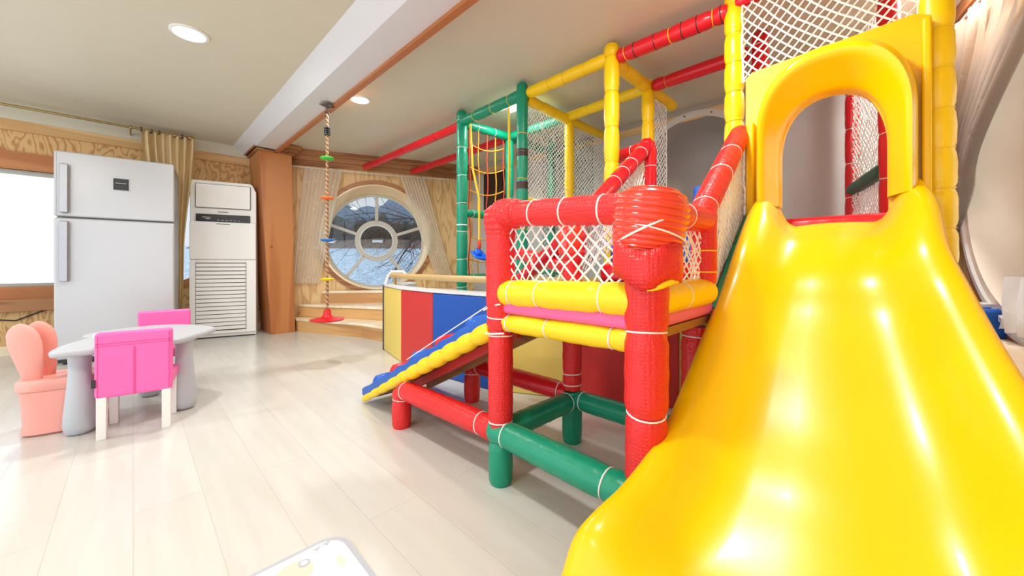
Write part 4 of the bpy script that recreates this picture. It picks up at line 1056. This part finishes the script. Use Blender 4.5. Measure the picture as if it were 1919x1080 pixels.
# ------------------------------------------------------------------ climbing ramp
rm = thing('climbing_ramp', 'blue padded climbing ramp with yellow edge leading up to the platform', 'ramp', (1.28, 1.7, 0), world=True)
q0 = Vector((1.03, 2.34, .035)); q1 = Vector((1.035, 1.14, .63)); dr = (q1-q0).normalized(); up_ = Vector((0, -dr.z, dr.y)); up_ = -up_ if up_.z < 0 else up_
Lr = (q1-q0).length; wR = .46
# pad as a wavy solid
rws = []
for i in range(61):
    s = Lr*i/60; p = q0+dr*s
    wob = .006*math.sin(i*.9)
    row = [p+Vector((x, 0, 0))+up_*h for x, h in ((.0, .004), (-.006, .02+wob*.3), (-.002, .048+wob), (.02, .055), (wR-.02, .055), (wR, .04), (wR, .004))]
    rws.append(row)
pm = MB().grid([r_+[r_[0]] for r_ in rws]); pm.f.append(tuple(range(7))[::-1]); pm.f.append(tuple(60*8+j for j in range(7)))
obj('pad', pm, 'blue', rm, smooth=True)
for i, (s, m) in enumerate(((.12, 'blue'), (.32, 'redsm'), (.53, 'blue'), (.74, 'redsm'), (.96, 'blue'))):
    p = q0+dr*(s*Lr/1.1); o = obj('foothold', MB().tube([p+Vector((x, 0, 0))+up_*.045 for x in (.02, .035, .1, wR-.1, wR-.035, wR-.02)], [.03, .045, .05, .05, .045, .03], 14), m, rm, smooth=True)
    o['label'] = ('red' if m == 'redsm' else 'blue')+' padded foothold roll'
e0 = q0-up_*.014+Vector((-.004, 0, 0)); e1 = q1-up_*.02+Vector((-.004, 0, 0))
K = 120; pts = []; rr = []; nb = 11
for i in range(K+1):
    t = i/K; pts.append(lerp(e0, e1, t)); base = .018+.018*min(1, t*1.6)
    rr.append(base*(.72+.38*abs(math.sin(PI*t*nb))**.5))
er = obj('edge_roll', MB().tube(pts, rr, 16), 'yel', rm, smooth=True)
obj('edge_roll', MB().tube([p+Vector((wR+.006, 0, 0)) for p in pts], rr, 16), 'yel', rm, smooth=True)
for k_ in range(1, nb): obj('tie_cord', MB().ring(lerp(e0, e1, k_/nb), dr, (.018+.018*min(1, k_/nb*1.6))*.76, .002), 'ystring', er, smooth=True)
obj('base_board', MB().prism([q0+Vector((.03, 0, 0))-up_*.03+dr*.08, q0+Vector((wR-.03, 0, 0))-up_*.03+dr*.08, q1+Vector((wR-.03, 0, 0))-up_*.03, q1+Vector((.03, 0, 0))-up_*.03], up_*.02), 'trimw', rm)
obj('runner', MB().prism([q0+Vector((.12, 0, 0))-up_*.075+dr*.2, q0+Vector((.15, 0, 0))-up_*.075+dr*.2, q1+Vector((.15, 0, 0))-up_*.075, q1+Vector((.12, 0, 0))-up_*.075], up_*.042), 'panelr', rm)
obj('runner', MB().prism([q0+Vector((.33, 0, 0))-up_*.075+dr*.2, q0+Vector((.36, 0, 0))-up_*.075+dr*.2, q1+Vector((.36, 0, 0))-up_*.075, q1+Vector((.33, 0, 0))-up_*.075], up_*.042), 'trimw', rm)
obj('loose_cord', MB().tube([q0+dr*.62+up_*.062, q0+dr*.95+up_*.07+Vector((.0, 0, 0)), q1+up_*.075+Vector((-.01, -.04, .02))], .0025, 6), 'string', rm, smooth=True)

# ------------------------------------------------------------------ foam staircase up to the tower
fs_ = thing('foam_staircase', 'padded blue and red staircase with red handrails rising to the tower', 'staircase', (1.9, .8, .62), world=True)
zz = .74
for i, (m, x0_, h) in enumerate((('blue', 1.60, .05), ('redsm', 1.66, .09), ('blue', 1.76, .11), ('blue', 1.90, .10), ('redsm', 2.06, .11), ('blue', 2.16, .11))):
    o = obj('step', MB().box((x0_, .58, zz), (2.40, 1.02 if i < 5 else .74, zz+h)), m, fs_, bevel=.025); o['label'] = ('red' if m == 'redsm' else 'blue')+' padded step'; zz += h
hl0 = Vector((bx, ya, 1.05)); hl1 = Vector((2.40, 1.11, 1.66)); hr0 = Vector((bx, yb+.02, 1.05)); hr1 = Vector((2.27, .53, 1.575))
padded('handrail', fs_, hl0, hl1, .046, 'redsm', (.25, .5, .62, .74, .9), puff=.02)
padded('handrail', fs_, hr0+Vector((0, 0, .0)), hr1, .050, 'red', (.12, .45, .7), puff=.02)
padded('handrail_return', fs_, hl1, hl1+Vector((.05, .30, -.02)), .044, 'redsm', (.35,), puff=.02)
padded('handrail_post', fs_, hl1+Vector((.01, -.02, .0)), hl1+Vector((.01, -.02, -.45)), .042, 'redsm', (.3, .6), puff=.02)
obj('corner_wrap', wrap(hl1, [(.04, -.06), (.053, -.02), (.053, .02), (.03, .05), (.002, .056)], parent=fs_), 'redsm', fs_, smooth=True)
obj('side_net', net((bx+.03, yb+.0, .72), (2.30, .52, 1.15), (2.30, .52, 1.52), (bx+.03, yb, 1.0), 22, 8, .0034, 0, (0, 1, 0), jit=.003), 'rope', fs_)
obj('side_net', net((1.60, ya+.01, .80), (2.38, 1.11, 1.20), (2.38, 1.11, 1.62), (1.60, ya+.01, 1.05), 20, 8, .0034, 0, (0, 1, 0), jit=.003), 'rope', fs_)
obj('rear_net', net((2.42, 1.12, 1.2), (2.46, 1.42, 1.2), (2.46, 1.42, 1.60), (2.42, 1.12, 1.60), 8, 9, .0034, 0, (0, 1, 0), jit=.003), 'rope', fs_)
padded('stringer', fs_, (bx+.04, yb-.02, .70), (2.30, .50, 1.14), .020, 'grn', (.3, .6), 'grn')
